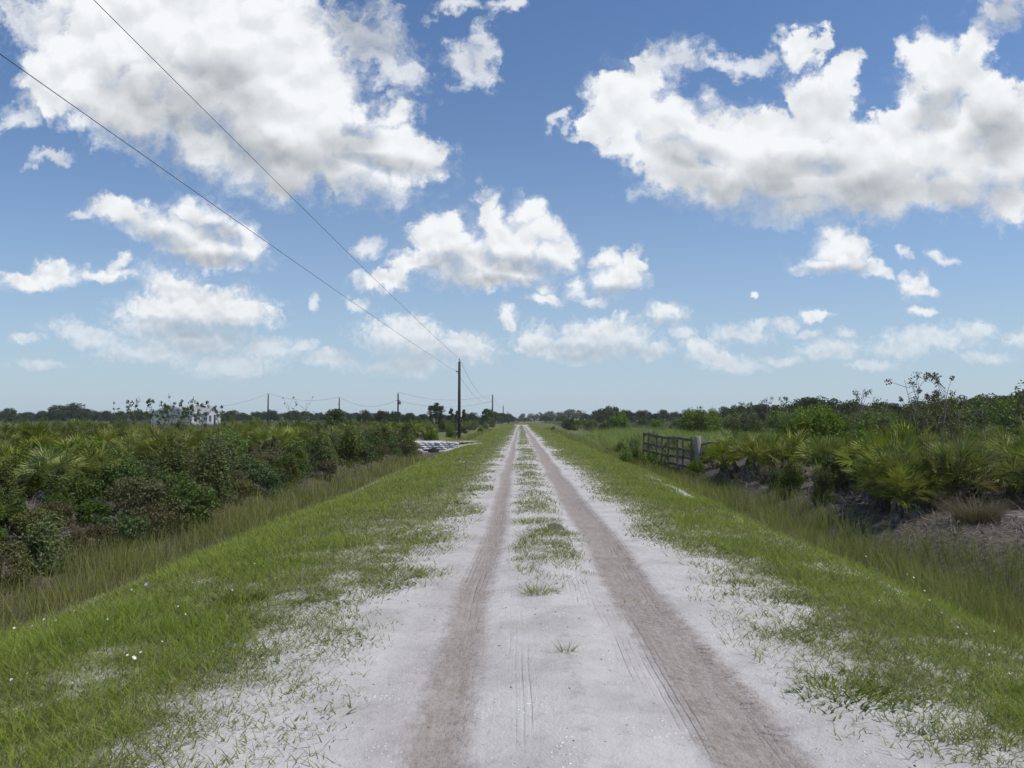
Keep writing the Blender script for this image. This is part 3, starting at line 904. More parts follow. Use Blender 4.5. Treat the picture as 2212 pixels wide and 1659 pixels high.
def frond(mb, g, root, az, el, pet, rad, nleaf, r0, droop, dead=False):
    """one fan leaf: a stalk and a fan of narrow folded blades"""
    d = np.array([math.cos(az) * math.cos(el), math.sin(az) * math.cos(el), math.sin(el)])
    bend = np.array([math.cos(az), math.sin(az), -0.5]) * 0.12 * pet
    p0, p2 = np.asarray(root, float), np.asarray(root) + d * pet + bend
    p1 = 0.5 * (p0 + p2) - bend * 0.35 + np.array([0, 0, 0.03])
    tube(mb, [p0, p1, p2], [0.010, 0.008, 0.006], 3, r0 * 0.6, cap=False)
    fwd = unit(p2 - p1 + np.array([0, 0, -droop * 0.6]))
    side = unit(np.cross(fwd, [0, 0, 1.0]) + g.normal(0, 0.45, 3))
    nrm = unit(np.cross(side, fwd))
    spread = R(g.uniform(62, 100))
    vs, fs, rs = [], [], []
    for i in range(nleaf):
        a = -spread + 2 * spread * (i + 0.5) / nleaf + g.normal(0, 0.035)
        L = rad * (0.72 + 0.28 * math.cos(a * 0.75)) * g.uniform(0.88, 1.08)
        dd = fwd * math.cos(a) + side * math.sin(a)
        dd = unit(dd + nrm * (0.14 + g.normal(0, 0.10)))
        per = unit(np.cross(nrm, dd))
        w = L * 0.027 * g.uniform(0.8, 1.2) + 0.003
        k = 0.42
        sag = -np.array([0, 0, 1.0]) * droop * L * (0.25 + 0.3 * abs(math.sin(a))) * g.uniform(0.5, 1.4)
        m1, m2 = p2 + dd * L * k, p2 + dd * L * 0.72 + sag * 0.45
        tip = p2 + dd * L + sag
        fold = nrm * w * 0.5
        b = len(vs)
        vs += [p2, m1 - per * w + fold, m1, m1 + per * w + fold, m2 - per * w * 0.8 + fold * 0.7, m2, m2 + per * w * 0.8 + fold * 0.7, tip]
        fs += [(b, b + 1, b + 2), (b, b + 2, b + 3), (b + 1, b + 4, b + 5), (b + 1, b + 5, b + 2), (b + 2, b + 5, b + 6), (b + 2, b + 6, b + 3), (b + 4, b + 7, b + 5), (b + 5, b + 7, b + 6)]
        rs += [min(max(r0 + g.normal(0, 0.10), 0), 1)] * 8
    mb.add(vs, fs, rs)


def make_palmetto(seed, n=30, heads=2, hgt=1.0, lod=20):
    g = np.random.default_rng(seed)
    live, dead, stem = MB(), MB(), MB()
    for hd in range(heads):
        a = g.uniform(0, 6.28)
        off = np.array([math.cos(a), math.sin(a), 0]) * (0.0 if heads == 1 else g.uniform(0.2, 0.55))
        crown = off * 1.25 + np.array([0, 0, g.uniform(0.28, 0.6) * hgt])
        tube(stem, [off * 0.4 + np.array([0, 0, -0.1]), off * 0.8 + np.array([0, 0, crown[2] * 0.35]), crown], [0.09, 0.085, 0.07], 7)
        m_ = n // heads
        for i in range(m_):
            az = i * 2.399 + g.uniform(-0.3, 0.3)
            t = (i + 0.5) / m_
            el = R(18 + 68 * (1 - t) ** 0.75) + g.normal(0, 0.12)
            frond(live, g, crown, az, el, g.uniform(0.34, 0.70) * hgt, g.uniform(0.36, 0.52) * hgt, lod, float(np.clip(0.30 + 0.6 * g.random() ** 1.3, 0, 1)) if g.random() > 0.05 else 0.97, g.uniform(0.0, 0.14) + 0.12 * t)
        for i in range(max(5, m_ // 3)):
            az = g.uniform(0, 6.28)
            frond(dead, g, crown - [0, 0, 0.08], az, R(g.uniform(-62, -15)), g.uniform(0.2, 0.42) * hgt, g.uniform(0.3, 0.42) * hgt, 12, g.random(), 2.6)
    return [('fronds', live.mesh('palmetto_fronds', M_PALM)), ('dead_fronds', dead.mesh('palmetto_dead_fronds', M_PALMDEAD)), ('stem', stem.mesh('palmetto_stem', M_PALMSTEM, True))]


def leaves(mb, g, c, rad, n, size, flat=0.35, long=1.8, lo=0.0, hi=1.0, fill=0.35):
    """n leaf faces through a clump: most near its skin, each its own way round"""
    d = unit(g.normal(0, 1, (n, 3)))
    rr = np.where(g.random(n) < fill, g.random(n) ** 0.5, 0.8 + 0.28 * g.random(n))
    p = np.asarray(c) + d * rr[:, None] * np.asarray(rad)
    nv = unit(d * 0.6 + g.normal(0, 0.75, (n, 3)) + np.array([0, 0, flat]))
    ax = unit(np.cross(nv, g.normal(0, 1, (n, 3))))
    bx = np.cross(nv, ax)
    s = size * g.uniform(0.6, 1.35, n)[:, None]
    v = np.stack([p - ax * s * long * 0.5, p - bx * s * 0.5 + nv * s * 0.12, p + ax * s * long * 0.5, p + bx * s * 0.5 + nv * s * 0.12], 1).reshape(-1, 3)
    i = np.arange(n)[:, None] * 4
    f = np.concatenate([i + [0, 1, 2], i + [0, 2, 3]], 0)
    base = g.uniform(lo, hi)
    r = np.clip(np.repeat(base * 0.6 + 0.4 * g.random(n), 4), 0, 1)
    mb.add(v, f, r)


def make_shrub(seed, mat, h=1.0, wid=1.1, clumps=20, per=130, leaf=0.045, stems=7, long=1.8, sparse=0.0, upright=0.0):
    """a low bush: stems fanning from the base, leaf clumps at their ends"""
    g = np.random.default_rng(seed)
    fo, st = MB(), MB()
    for i in range(clumps):
        a = g.uniform(0, 6.28)
        e = g.random() ** 0.55
        rho = wid * 0.5 * e * g.uniform(0.65, 1.15)
        zt = h * (0.18 + 0.72 * math.sqrt(max(0.0, 1 - (e * 0.95) ** 2)) * g.uniform(0.45, 1.12))
        c = np.array([math.cos(a) * rho, math.sin(a) * rho, zt])
        rad = np.array([wid, wid, h * (0.9 + upright)]) * g.uniform(0.13, 0.23)
        leaves(fo, g, c, rad, int(per * g.uniform(0.6, 1.3) * (1 - sparse)), leaf, long=long, lo=0.05, hi=0.95)
        if upright and g.random() < 0.6:
            leaves(fo, g, c + [0, 0, rad[2] * 1.1], rad * [0.45, 0.45, 1.1], int(per * 0.35), leaf, long=long, lo=0.3, hi=1)
        if i < stems:
            tube(st, [(0.05 * math.cos(a), 0.05 * math.sin(a), -0.12), (c[0] * 0.45, c[1] * 0.45, zt * 0.5), tuple(c)], [0.018 * h, 0.012 * h, 0.005 * h], 5)
    # a skirt that closes the bush to the ground
    for i in range(int(clumps * 0.45)):
        a = g.uniform(0, 6.28)
        rho = wid * g.uniform(0.25, 0.5)
        leaves(fo, g, (math.cos(a) * rho, math.sin(a) * rho, h * 0.16), np.array([wid, wid, h]) * 0.17, int(per * 0.7), leaf, long=long, lo=0.0, hi=0.6)
    return [('foliage', fo.mesh('shrub_foliage', mat)), ('stem', st.mesh('shrub_stem', M_TWIG, True))]


def make_brush(seed, mat, h=1.0, wid=1.2, n=100, leafy=70):
    """dead or half bare brushwood: thin crooked twigs"""
    g = np.random.default_rng(seed)
    st, fo = MB(), MB()
    for i in range(n):
        a = g.uniform(0, 6.28)
        e = g.uniform(0.1, 1.25)
        L = h * g.uniform(0.5, 1.15)
        b = np.array([math.cos(a), math.sin(a), 0]) * wid * 0.18 * g.random()
        d = np.array([math.cos(a) * math.sin(e), math.sin(a) * math.sin(e), math.cos(e)])
        p1 = b + d * L * 0.5 + g.normal(0, 0.05, 3)
        p2 = b + d * L + g.normal(0, 0.12, 3) * h
        tube(st, [b, p1, p2], [0.008, 0.005, 0.002], 3, g.random(), cap=False)
        if i < leafy:
            leaves(fo, g, p2, np.array([1, 1, 1]) * 0.10, 26, 0.035, lo=0.1, hi=0.9)
            leaves(fo, g, p1, np.array([1, 1, 1]) * 0.13, 26, 0.035, lo=0.1, hi=0.9)
    return [('foliage', fo.mesh('brush_foliage', mat)), ('twigs', st.mesh('brush_twigs', M_TWIG))]


def make_tree(seed, mat, h=7.0, wid=8.0, clumps=46, per=95, leaf=0.26, trunk=0.30, low=0.06, dome=0.8, conic=0.0):
    """trunk with limbs; an uneven crown of leaf clumps with gaps"""
    g = np.random.default_rng(seed)
    cr, tr = MB(), MB()
    top = h * (0.5 if not conic else 0.95)
    lean = g.normal(0, 0.05 * h, 2)
    tp = [(0, 0, -0.3), (lean[0] * 0.4, lean[1] * 0.4, top * 0.5), (lean[0], lean[1], top)]
    tube(tr, tp, [trunk, trunk * 0.75, trunk * (0.5 if not conic else 0.12)], 8)
    for i in range(clumps):
        a = g.uniform(0, 6.28)
        t = g.random()
        if conic:
            zt = h * (low + (0.98 - low) * t ** 1.2)
            rho = wid * 0.5 * (1 - (zt / h) ** 1.3 * 0.9) * g.uniform(0.3, 1.0)
            rad = wid * g.uniform(0.10, 0.17)
        else:
            e = g.random() ** 0.5
            zt = h * (low + (1 - low) * (dome * math.sqrt(max(0, 1 - e * e)) * g.uniform(0.55, 1.0) + (1 - dome) * g.random()))
            rho = wid * 0.5 * e * g.uniform(0.75, 1.08)
            rad = wid * g.uniform(0.085, 0.15)
        c = np.array([math.cos(a) * rho + lean[0], math.sin(a) * rho + lean[1], zt])
        leaves(cr, g, c, np.array([rad, rad, rad * 0.72]), int(per * g.uniform(0.6, 1.35)), leaf, long=1.6, lo=0.0, hi=1.0, fill=0.25)
        if i < 9 and not conic:
            b = np.array([lean[0] * 0.5, lean[1] * 0.5, top * g.uniform(0.35, 0.8)])
            tube(tr, [b, 0.5 * (b + c) + [0, 0, 0.05 * h], c], [trunk * 0.45, trunk * 0.28, trunk * 0.1], 6)
    return [('crown', cr.mesh('tree_crown', mat)), ('trunk', tr.mesh('tree_trunk', M_BARK, True))]


def make_sapling(seed, mat, h=3.0, tufts=9, leaf=0.13, per=9, spread=0.9, lean=0.3, tr=0.10, stems=3):
    """a thin bare-stemmed young tree: leaf tufts only at the twig ends"""
    g = np.random.default_rng(seed)
    fo, st = MB(), MB()
    a0 = g.uniform(0, 6.28)
    for s_ in range(stems):
        aa = a0 + s_ * 2.2
        base = np.array([math.cos(aa), math.sin(aa), 0]) * 0.08 * s_
        tip = base + np.array([math.cos(aa) * lean, math.sin(aa) * lean, 1]) * h * g.uniform(0.75, 1.0)
        midp = 0.5 * (base + tip) + g.normal(0, 0.06 * h, 3) * [1, 1, 0]
        tube(st, [base - [0, 0, 0.2], midp, tip], [0.022 * h / 3, 0.016 * h / 3, 0.006 * h / 3], 5)
        for i in range(tufts // stems):
            t = g.uniform(0.45, 1.0)
            b = midp + (tip - midp) * max(0, 2 * t - 1) if t > 0.5 else base + (midp - base) * 2 * t
            d = unit(np.array([g.normal(), g.normal(), abs(g.normal()) + 0.6]))
            e = b + d * spread * h * 0.22 * g.uniform(0.5, 1.3)
            tube(st, [b, 0.5 * (b + e) + g.normal(0, 0.03, 3), e], [0.009 * h / 3, 0.007 * h / 3, 0.004 * h / 3], 4, cap=False)
            leaves(fo, g, e, np.array([1, 1, 1.1]) * tr * g.uniform(0.6, 1.4), int(per * g.uniform(0.7, 1.6)), leaf, long=1.7, fill=0.9)
    return [('foliage', fo.mesh('sapling_foliage', mat)), ('stem', st.mesh('sapling_stem', M_TWIG, True))]


PALM = [make_palmetto(100 + i, n=(54, 48, 34, 62, 50, 30)[i], heads=(3, 2, 1, 4, 3, 1)[i], lod=14) for i in range(6)]
SH_DARK = [make_shrub(200 + i, M_DARKLEAF, 1.0, 1.25, 24, 150, 0.040) for i in range(3)]
SH_OLIVE = [make_shrub(210 + i, M_OLIVE, 1.1, 1.1, 24, 150, 0.036, long=2.4, upright=0.5) for i in range(3)]
SH_FRESH = [make_shrub(220 + i, M_FRESH, 1.05, 1.2, 24, 140, 0.042, upright=0.2) for i in range(3)]
SH_BROWN = [make_shrub(230 + i, M_BROWNLEAF, 0.9, 1.3, 22, 150, 0.032) for i in range(2)]
BRUSH = [make_brush(240 + i, M_BROWNLEAF) for i in range(2)]
BIGSH = [make_shrub(250 + i, (M_DARKLEAF, M_FRESH, M_OLIVE, M_FRESH)[i], 2.5, 3.0, 34, 170, 0.085, stems=9, upright=0.15) for i in range(4)]
OAK = [make_tree(300 + i, M_OAK, 7, 9, 54, 130, 0.22) for i in range(4)]
HAZEOAK = [make_tree(310 + i, M_HAZEOAK, 8, 10, 46, 90, 0.30) for i in range(3)]
PINE_R = make_tree(321, M_PINE, 8.0, 5.4, 64, 110, 0.17, trunk=0.18, low=0.34, dome=0.75)
CONE = [make_tree(330 + i, M_PINE, 6.0, 3.2, 44, 100, 0.16, trunk=0.14, low=0.05, conic=1.0) for i in range(2)]
BUSHY = make_tree(340, M_DARKLEAF, 4.6, 4.2, 40, 110, 0.17, trunk=0.14, low=0.12)
SAPL = [make_sapling(350 + i, M_DARKLEAF, 3.0, 18, 0.085, 18, tr=0.15) for i in range(4)]
TWIGGY = [make_sapling(360 + i, M_BROWNLEAF, 3.2, 27, 0.038, 34, spread=1.0, lean=0.2, stems=3, tr=0.13) for i in range(2)]
BARE = make_sapling(370, M_OLIVE, 3.0, 15, 0.07, 5, spread=1.5, lean=0.35, stems=3)

# ------------------------------------------------------------------ plants: planting
taken = []


def free(x, y, r):
    for (a, b, c) in taken:
        if (a - x) ** 2 + (b - y) ** 2 < (0.5 * (c + r)) ** 2:
            return False
    return True


def gz(x, y):
    return float(ground_z(np.array([x]), np.array([y]))[0])


ORD = ['first', 'second', 'third', 'fourth', 'fifth', 'sixth', 'seventh', 'eighth', 'ninth', 'tenth', 'eleventh', 'twelfth', 'thirteenth', 'fourteenth', 'fifteenth', 'sixteenth', 'seventeenth', 'eighteenth', 'nineteenth', 'twentieth']


def ordinal(i):
    if i < 20:
        return ORD[i]
    t, u_ = divmod(i + 1, 10)
    tens = {2: 'twenty', 3: 'thirty', 4: 'forty', 5: 'fifty', 6: 'sixty', 7: 'seventy', 8: 'eighty', 9: 'ninety'}
    if t > 9:
        return 'hundred and ' + ordinal(i - 100)
    if u_ == 0:
        return tens[t][:-1] + 'ieth'
    return tens[t] + '-' + ORD[u_ - 1]


SP = {
    'palmetto': (PALM, 'saw_palmetto', 'palm'),
    'dark': (SH_DARK, 'dark_shrub', 'shrub'),
    'olive': (SH_OLIVE, 'olive_shrub', 'shrub'),
    'fresh': (SH_FRESH, 'green_shrub', 'shrub'),
    'brown': (SH_BROWN, 'brown_shrub', 'shrub'),
    'brush': (BRUSH, 'dead_brush', 'shrub'),
    'big': (BIGSH, 'tall_shrub', 'shrub'),
}
LOOKS = {'palmetto': 'fan-leaved saw palmetto', 'dark': 'dark green low shrub', 'olive': 'olive grey upright shrub', 'fresh': 'fresh green leafy shrub',
         'brown': 'brownish low shrub', 'brush': 'half dead twiggy brush', 'big': 'tall dense leafy shrub'}
planted = []


def plant(kind, x, y, s, where, sink=0.03, wide=1.0, idx=None):
    protos, name, cat = SP[kind]
    i = rng.integers(len(protos)) if idx is None else idx
    o = place(protos[i], name, '', cat, (x, y, gz(x, y) - sink), rng.uniform(0, 6.28), (s * wide, s * wide, s), None)
    taken.append((x, y, s * 1.0 * (3.0 if kind == 'big' else 1.1)))
    planted.append((o, kind, where))
    return o


def fill(where, region, n, mix, smin, smax, spacing, tries=30, ok=None):
    """dart throwing inside region (x0, x1, y0, y1)"""
    kinds, wts = list(mix), np.array(list(mix.values()), float)
    wts /= wts.sum()
    done = 0
    for _ in range(n * tries):
        if done >= n:
            break
        x, y = rng.uniform(region[0], region[1]), rng.uniform(region[2], region[3])
        if abs(x) > 0.74 * y + 1.5 or (ok and not ok(x, y)) or not free(x, y, spacing):
            continue
        plant(kinds[rng.choice(len(kinds), p=wts)], x, y, rng.uniform(smin, smax), where)
        taken[-1] = (x, y, spacing)
        done += 1


# right bank: the clumps one can tell apart
for (x, y, s, i) in [(6.5, 13.2, 0.72, 2), (6.75, 13.9, 0.85, 0), (7.25, 13.7, 0.92, 3), (7.7, 14.2, 1.0, 4), (7.0, 14.9, 1.02, 1), (7.9, 16.0, 1.05, 3),
                     (9.0, 13.6, 0.9, 4), (9.5, 14.0, 1.0, 0), (9.3, 15.2, 1.05, 1), (10.2, 14.9, 1.05, 3), (10.3, 13.8, 1.0, 5), (6.9, 21.6, 0.95, 1), (6.5, 23.0, 0.95, 0), (7.6, 22.6, 1.05, 4), (7.1, 24.6, 1.05, 3),
                     (8.2, 20.3, 1.05, 0), (8.9, 18.6, 1.05, 1), (8.3, 18.2, 0.9, 3), (9.6, 17.4, 1.05, 4), (10.8, 17.0, 1.1, 0), (7.2, 18.4, 0.5, 2)]:
    plant('palmetto', x, y, s * 0.87, 'right bank', idx=i)
fill('right bank', (7.2, 18, 15.5, 27), 34, {'palmetto': 4, 'fresh': 3, 'dark': 4}, 0.8, 1.1, 1.3)
fill('right slope', (6.2, 8.2, 15, 21), 7, {'dark': 2, 'olive': 2, 'brush': 2}, 0.45, 0.65, 0.9)
fill('right thicket', (16, 36, 30, 46), 14, {'big': 1}, 0.72, 0.98, 2.4, ok=lambda x, y: x > 0.52 * y)
fill('right thicket', (11, 24, 19, 28), 18, {'big': 1}, 0.52, 0.74, 1.9, ok=lambda x, y: x > 0.43 * y + 1.0)
fill('right thicket', (8, 40, 26, 48), 44, {'big': 5, 'palmetto': 2}, 0.50, 0.72, 1.9, ok=lambda x, y: x > 0.36 * y - 0.5)
fill('right thicket', (12, 70, 48, 90), 44, {'big': 1}, 0.6, 0.85, 3.2, ok=lambda x, y: x > 0.22 * y)
fill('right roadside', (5.5, 26, 44, 150), 62, {'big': 4, 'dark': 2, 'fresh': 3, 'olive': 2}, 0.45, 0.72, 2.1, ok=lambda x, y: not (y < 62 and x > 5.8))
fill('gate side', (5.2, 7.2, 23, 45), 24, {'olive': 2, 'fresh': 3, 'brush': 1, 'brown': 2}, 0.45, 0.7, 0.9, ok=lambda x, y: x < 5.2 or x > 6.5 or y > 33)
for gx_, gy_, gs_ in [(6.0, 26.6, 0.5), (5.5, 27.5, 0.45), (5.2, 28.6, 0.55), (5.75, 28.3, 0.45), (4.9, 29.8, 0.6), (4.6, 31.0, 0.65), (5.6, 26.2, 0.42), (5.0, 27.2, 0.4), (4.5, 28.9, 0.5), (4.2, 30.4, 0.5)]:
    plant('fresh' if gs_ > 0.48 else 'brown', gx_, gy_, gs_, 'gate side')
# left bank
fill('left ditch edge', (-9.2, -6.5, 8.5, 13.5), 34, {'brown': 4, 'dark': 4, 'olive': 2}, 0.42, 0.66, 0.62)
fill('left ditch edge', (-8.4, -6.5, 13.5, 26), 40, {'brown': 3, 'dark': 5, 'olive': 3, 'brush': 1}, 0.6, 0.9, 0.85)
fill('left ditch edge', (-8.2, -6.6, 26, 47), 26, {'olive': 3, 'dark': 4, 'brush': 1, 'brown': 3}, 0.8, 1.15, 1.1)
fill('left bank', (-14, -8.0, 11, 24), 62, {'palmetto': 9, 'fresh': 3, 'dark': 2, 'olive': 2}, 0.62, 0.84, 0.92)
fill('left bank', (-24, -8.0, 24, 40), 70, {'palmetto': 7, 'olive': 2, 'dark': 2, 'fresh': 3}, 0.75, 1.0, 1.3)
fill('left thicket', (-34, -7.5, 40, 75), 66, {'palmetto': 4, 'olive': 3, 'dark': 3, 'fresh': 2}, 0.75, 1.1, 1.7, ok=lambda x, y: not (CULV - 2 < y < CULV + 7 and x > -13.5) and not (-0.49 < x / y < -0.38 and y > 52))
fill('left roadside', (-12, -6.2, 56, 180), 46, {'fresh': 4, 'olive': 2, 'dark': 2}, 0.8, 1.15, 2.2)
fill('left far scrub', (-95, -10, 75, 190), 66, {'big': 1}, 0.36, 0.55, 4.0, ok=lambda x, y: not (-0.50 < x / y < -0.37 and y < 142))
# individual plants named by where they stand
RUNS = {'right bank': 'on the right sandy bank', 'right slope': 'on the slope below the palmettos', 'right thicket': 'in the thicket behind the palmettos',
        'right roadside': 'beside the road past the gate', 'gate side': 'at the ditch by the gate', 'left ditch edge': 'at the left ditch edge',
        'left bank': 'on the left bank', 'left thicket': 'in the scrub before the white house', 'left roadside': 'past the sandbag headwall', 'left far scrub': 'in the far scrub before the treeline'}
by = {}
for o, kind, where in planted:
    by.setdefault((kind, where), []).append(o)
for (kind, where), os_ in by.items():
    os_.sort(key=lambda o: o.location.y)
    for i, o in enumerate(os_):
        o['group'] = LOOKS[kind].replace('-', ' ') + 's ' + RUNS[where]
        if len(os_) == 1:
            o['label'] = 'only ' + LOOKS[kind] + ' ' + RUNS[where]
        else:
            o['label'] = LOOKS[kind] + ' ' + RUNS[where] + ', ' + ordinal(i) + ' going away'

# trees along the horizon: x and top in the wide view, distance, kind, width factor
TREES = [
    (-20, 880, 250, 'oak', 1), (20, 883, 255, 'oak', 1), (62, 890, 260, 'oak', 1), (95, 886, 240, 'oak', .9), (125, 877, 235, 'oak', 1.1), (158, 873, 235, 'oak', 1.2), (190, 882, 240, 'oak', 1), (225, 886, 245, 'oak', 1), (262, 889, 250, 'oak', 1),
    (300, 884, 240, 'oak', 1), (330, 889, 250, 'oak', 1), (380, 888, 250, 'oak', 1), (440, 889, 250, 'oak', 1), (490, 891, 260, 'oak', 1), (525, 892, 260, 'oak', 1), (552, 888, 240, 'oak', .9), (585, 884, 235, 'oak', 1), (632, 886, 235, 'oak', 1),
    (672, 891, 250, 'oak', 1), (706, 892, 250, 'oak', 1), (760, 892, 250, 'oak', 1), (25, 899, 190, 'bushy', 1.6), (52, 901, 185, 'bushy', 1.6), (730, 876, 85, 'bushy', 1.0),
    (790, 887, 150, 'oak', .8), (826, 886, 155, 'oak', .8), (855, 888, 160, 'oak', .8), (885, 890, 150, 'oak', .8), (915, 893, 160, 'oak', .7), (941, 867, 150, 'pine', 1), (972, 881, 150, 'cone', 1.0), (988, 886, 155, 'cone', 1.1), (1004, 884, 160, 'cone', 1.0), (955, 890, 150, 'cone', 1.2), (930, 893, 155, 'cone', 1.0),
    (1020, 892, 170, 'oak', .7), (1050, 878, 165, 'dense', 0.85), (1068, 890, 230, 'oak', .8), (1085, 893, 260, 'oak', .8), (1098, 897, 330, 'oak', .9), (1108, 902, 420, 'oak', 1),
    (1105, 907, 455, 'pale', .5), (1113, 909, 455, 'pale', .5), (1120, 907, 450, 'pale', .5), (1126, 902, 452, 'pale', .5), (1139, 903, 450, 'pale', .6), (1128, 893, 520, 'pale', .7), (1133, 903, 430, 'oak', .6), (1148, 893, 480, 'pale', 1), (1166, 892, 450, 'pale', 1), (1185, 888, 430, 'pale', 1), (1206, 890, 400, 'pale', 1), (1228, 884, 390, 'pale', 1.1), (1252, 886, 380, 'pale', 1), (1180, 897, 300, 'oak', .9), (1215, 898, 280, 'oak', .8), (1268, 893, 300, 'oak', .8),
    (1292, 884, 230, 'oak', 1), (1320, 876, 220, 'oak', 1.15), (1348, 884, 230, 'oak', .9), (1372, 892, 250, 'oak', .9), (1392, 885, 210, 'oak', .9), (1418, 894, 300, 'pale', 1), (1440, 891, 330, 'pale', 1), (1462, 892, 330, 'pale', 1),
    (1486, 886, 190, 'oak', .9), (1512, 884, 180, 'oak', 1), (1540, 886, 180, 'oak', .9), (1566, 880, 150, 'oak', .8), (1592, 874, 130, 'oak', .9), (1622, 872, 125, 'oak', .9), (1650, 874, 120, 'oak', .9), (1685, 872, 115, 'oak', .9),
    (1738, 856, 105, 'oak', .95), (1770, 856, 105, 'oak', .9), (1805, 866, 110, 'oak', .9), (1845, 862, 95, 'oak', .9), (1890, 866, 90, 'oak', .9), (1935, 868, 95, 'oak', .9), (1985, 868, 90, 'oak', .9), (2035, 866, 95, 'oak', .9),
    (2085, 856, 85, 'oak', .9), (2130, 850, 80, 'oak', .9), (2170, 852, 80, 'oak', .9), (2205, 840, 75, 'oak', 1), (2250, 842, 75, 'oak', 1), (2300, 850, 80, 'oak', 1), (-70, 884, 250, 'oak', 1), (-120, 886, 250, 'oak', 1),
]
for X in range(-90, 1100, 27):
    TREES.append((X + rng.uniform(-8, 8), 889 + rng.uniform(-3, 4) + max(0, X - 700) * 0.012, rng.uniform(262, 300), 'oak', 1.1))
for X in range(1300, 1720, 27):
    TREES.append((X + rng.uniform(-8, 8), 888 + rng.uniform(-3, 4), rng.uniform(170, 260), 'oak', 1.0))
TREES.sort(key=lambda t: t[0])
TP = {'oak': (OAK, 7.0, 'oak_tree', 'dark spreading oak'), 'pale': (HAZEOAK, 8.0, 'oak_tree', 'pale hazy tree'), 'bushy': ([BUSHY], 4.6, 'bushy_tree', 'dark bushy tree'), 'pine': ([PINE_R], 8.0, 'pine_tree', 'round-crowned pine'),
      'cone': (CONE, 6.0, 'conifer_tree', 'dark pointed conifer'), 'dense': ([BUSHY], 4.6, 'dense_tree', 'dense dark upright tree')}
LAND = [(-400, 'at the open field end of the treeline'), (100, 'in the treeline before the white house'), (320, 'behind the white house'), (500, 'between white house and first wire pole'), (690, 'near the middle wire pole'), (800, 'between the transformer pole and the pine'),
        (900, 'around the round-crowned pine'), (1010, 'by the second roadside pole'), (1080, 'where the road meets the horizon'), (1280, 'far beyond the road on the gate side'), (1480, 'behind the grass mound by the gate'), (1700, 'behind the palmetto bank'), (1960, 'above the thicket at the bank end')]
tr_by = {}
for (X, Y, dist, kind, wf) in TREES:
    protos, h0, name, look = TP[kind]
    x, y, zt = at(X, Y, dist)
    zg = gz(x, y)
    s = max(0.25, (zt - zg) / (h0 * (0.93 if kind in ('oak', 'pale') else 1.0)))
    o = place(protos[rng.integers(len(protos))], name, '', 'tree', (x, y, zg - 0.1), rng.uniform(0, 6.28), (s * wf, s * wf, s), None)
    if kind == 'oak':
        o.scale = (max(s * wf, 0.55 * dist / 240), max(s * wf, 0.55 * dist / 240), s)
    land = [t for k, t in LAND if X >= k][-1]
    tr_by.setdefault((look, land), []).append(o)
for (look, land), os_ in tr_by.items():
    for i, o in enumerate(os_):
        if len(os_) == 1:
            o['label'] = look + ' ' + land
        else:
            o['label'] = look + ' ' + land + ', ' + ordinal(i) + ' from the left' if 'road' not in land and 'bank' not in land and 'gate' not in land else look + ' ' + land + ', ' + ordinal(i) + ' from the left'
        o['group'] = 'trees along the horizon'

# thin saplings that stick out of the scrub
for (X, Y, dist, kind, s, lab) in [
    (297, 862, 46, 0, None, 'thin tall sapling with two leaf tufts before the treeline'), (343, 858, 48, 1, None, 'thin sapling with scattered leaves before the white gable'), (362, 870, 47, 2, None, 'lower leafy sapling before the white gable wall'),
    (395, 866, 46, 3, None, 'wide sapling before the middle of the white house'), (412, 862, 45, 0, None, 'tallest sapling before the white house roof'), (428, 866, 46, 1, None, 'leaning sapling before the porch gable'), (481, 870, 47, 2, None, 'slim sapling just past the white house'), (262, 878, 48, 3, None, 'short twiggy sapling in the open field'),
    (384, 884, 44, 1, None, 'short leafy sapling under the roof edge of the house')]:
    x, y, zt = at(X, Y, dist)
    zg = gz(x, y)
    place(SAPL[kind], 'sapling', lab, 'sapling', (x, y, zg), rng.uniform(0, 6.28), ((zt - zg) / 3.3 * 0.9, (zt - zg) / 3.3 * 0.9, (zt - zg) / 3.1), 'saplings before the white house')
x, y, zt = at(652, 866, 60)
place(BARE, 'sapling', 'nearly leafless branching sapling between two wire poles', 'sapling', (x, y, gz(x, y)), 0.4, (zt - gz(x, y)) / 3.1)
for (X, Y, dist, rz, i, lab) in [(1990, 806, 19, 2.4, 0, 'tall leaning bare-stemmed sapling over the palmettos'), (2042, 830, 19.5, 0.5, 1, 'shorter reddish-tipped sapling beside the leaning one'), (1885, 832, 27, 1.0, 1, 'airy sapling above the thicket between oak and leaning sapling'),
                                 (1672, 858, 40, 2.0, 0, 'pointed young sapling left of the dark oak clump'), (2072, 856, 17, 4.0, 0, 'thin crooked sapling at the palmetto bank end'), (1610, 862, 45, 0.0, 1, 'slim sapling above the thicket by the gate field')]:
    x, y, zt = at(X, Y, dist)
    zg = gz(x, y)
    s = (zt - zg) / 3.3
    place(TWIGGY[i], 'sapling', lab, 'sapling', (x, y, zg), rz, (s, s, s), 'saplings above the palmetto thicket')

# ------------------------------------------------------------------ poles and wires
M_POLE = bark('creosote_pole', (0.030, 0.024, 0.020), (0.085, 0.068, 0.055), 18)
M_STEEL = plain('galvanised_steel', (0.30, 0.31, 0.32), 0.45, metal=0.7)
M_WIRE = plain('weathered_wire', (0.055, 0.06, 0.07), 0.5)
M_PORC = plain('grey_porcelain', (0.32, 0.33, 0.34), 0.3)


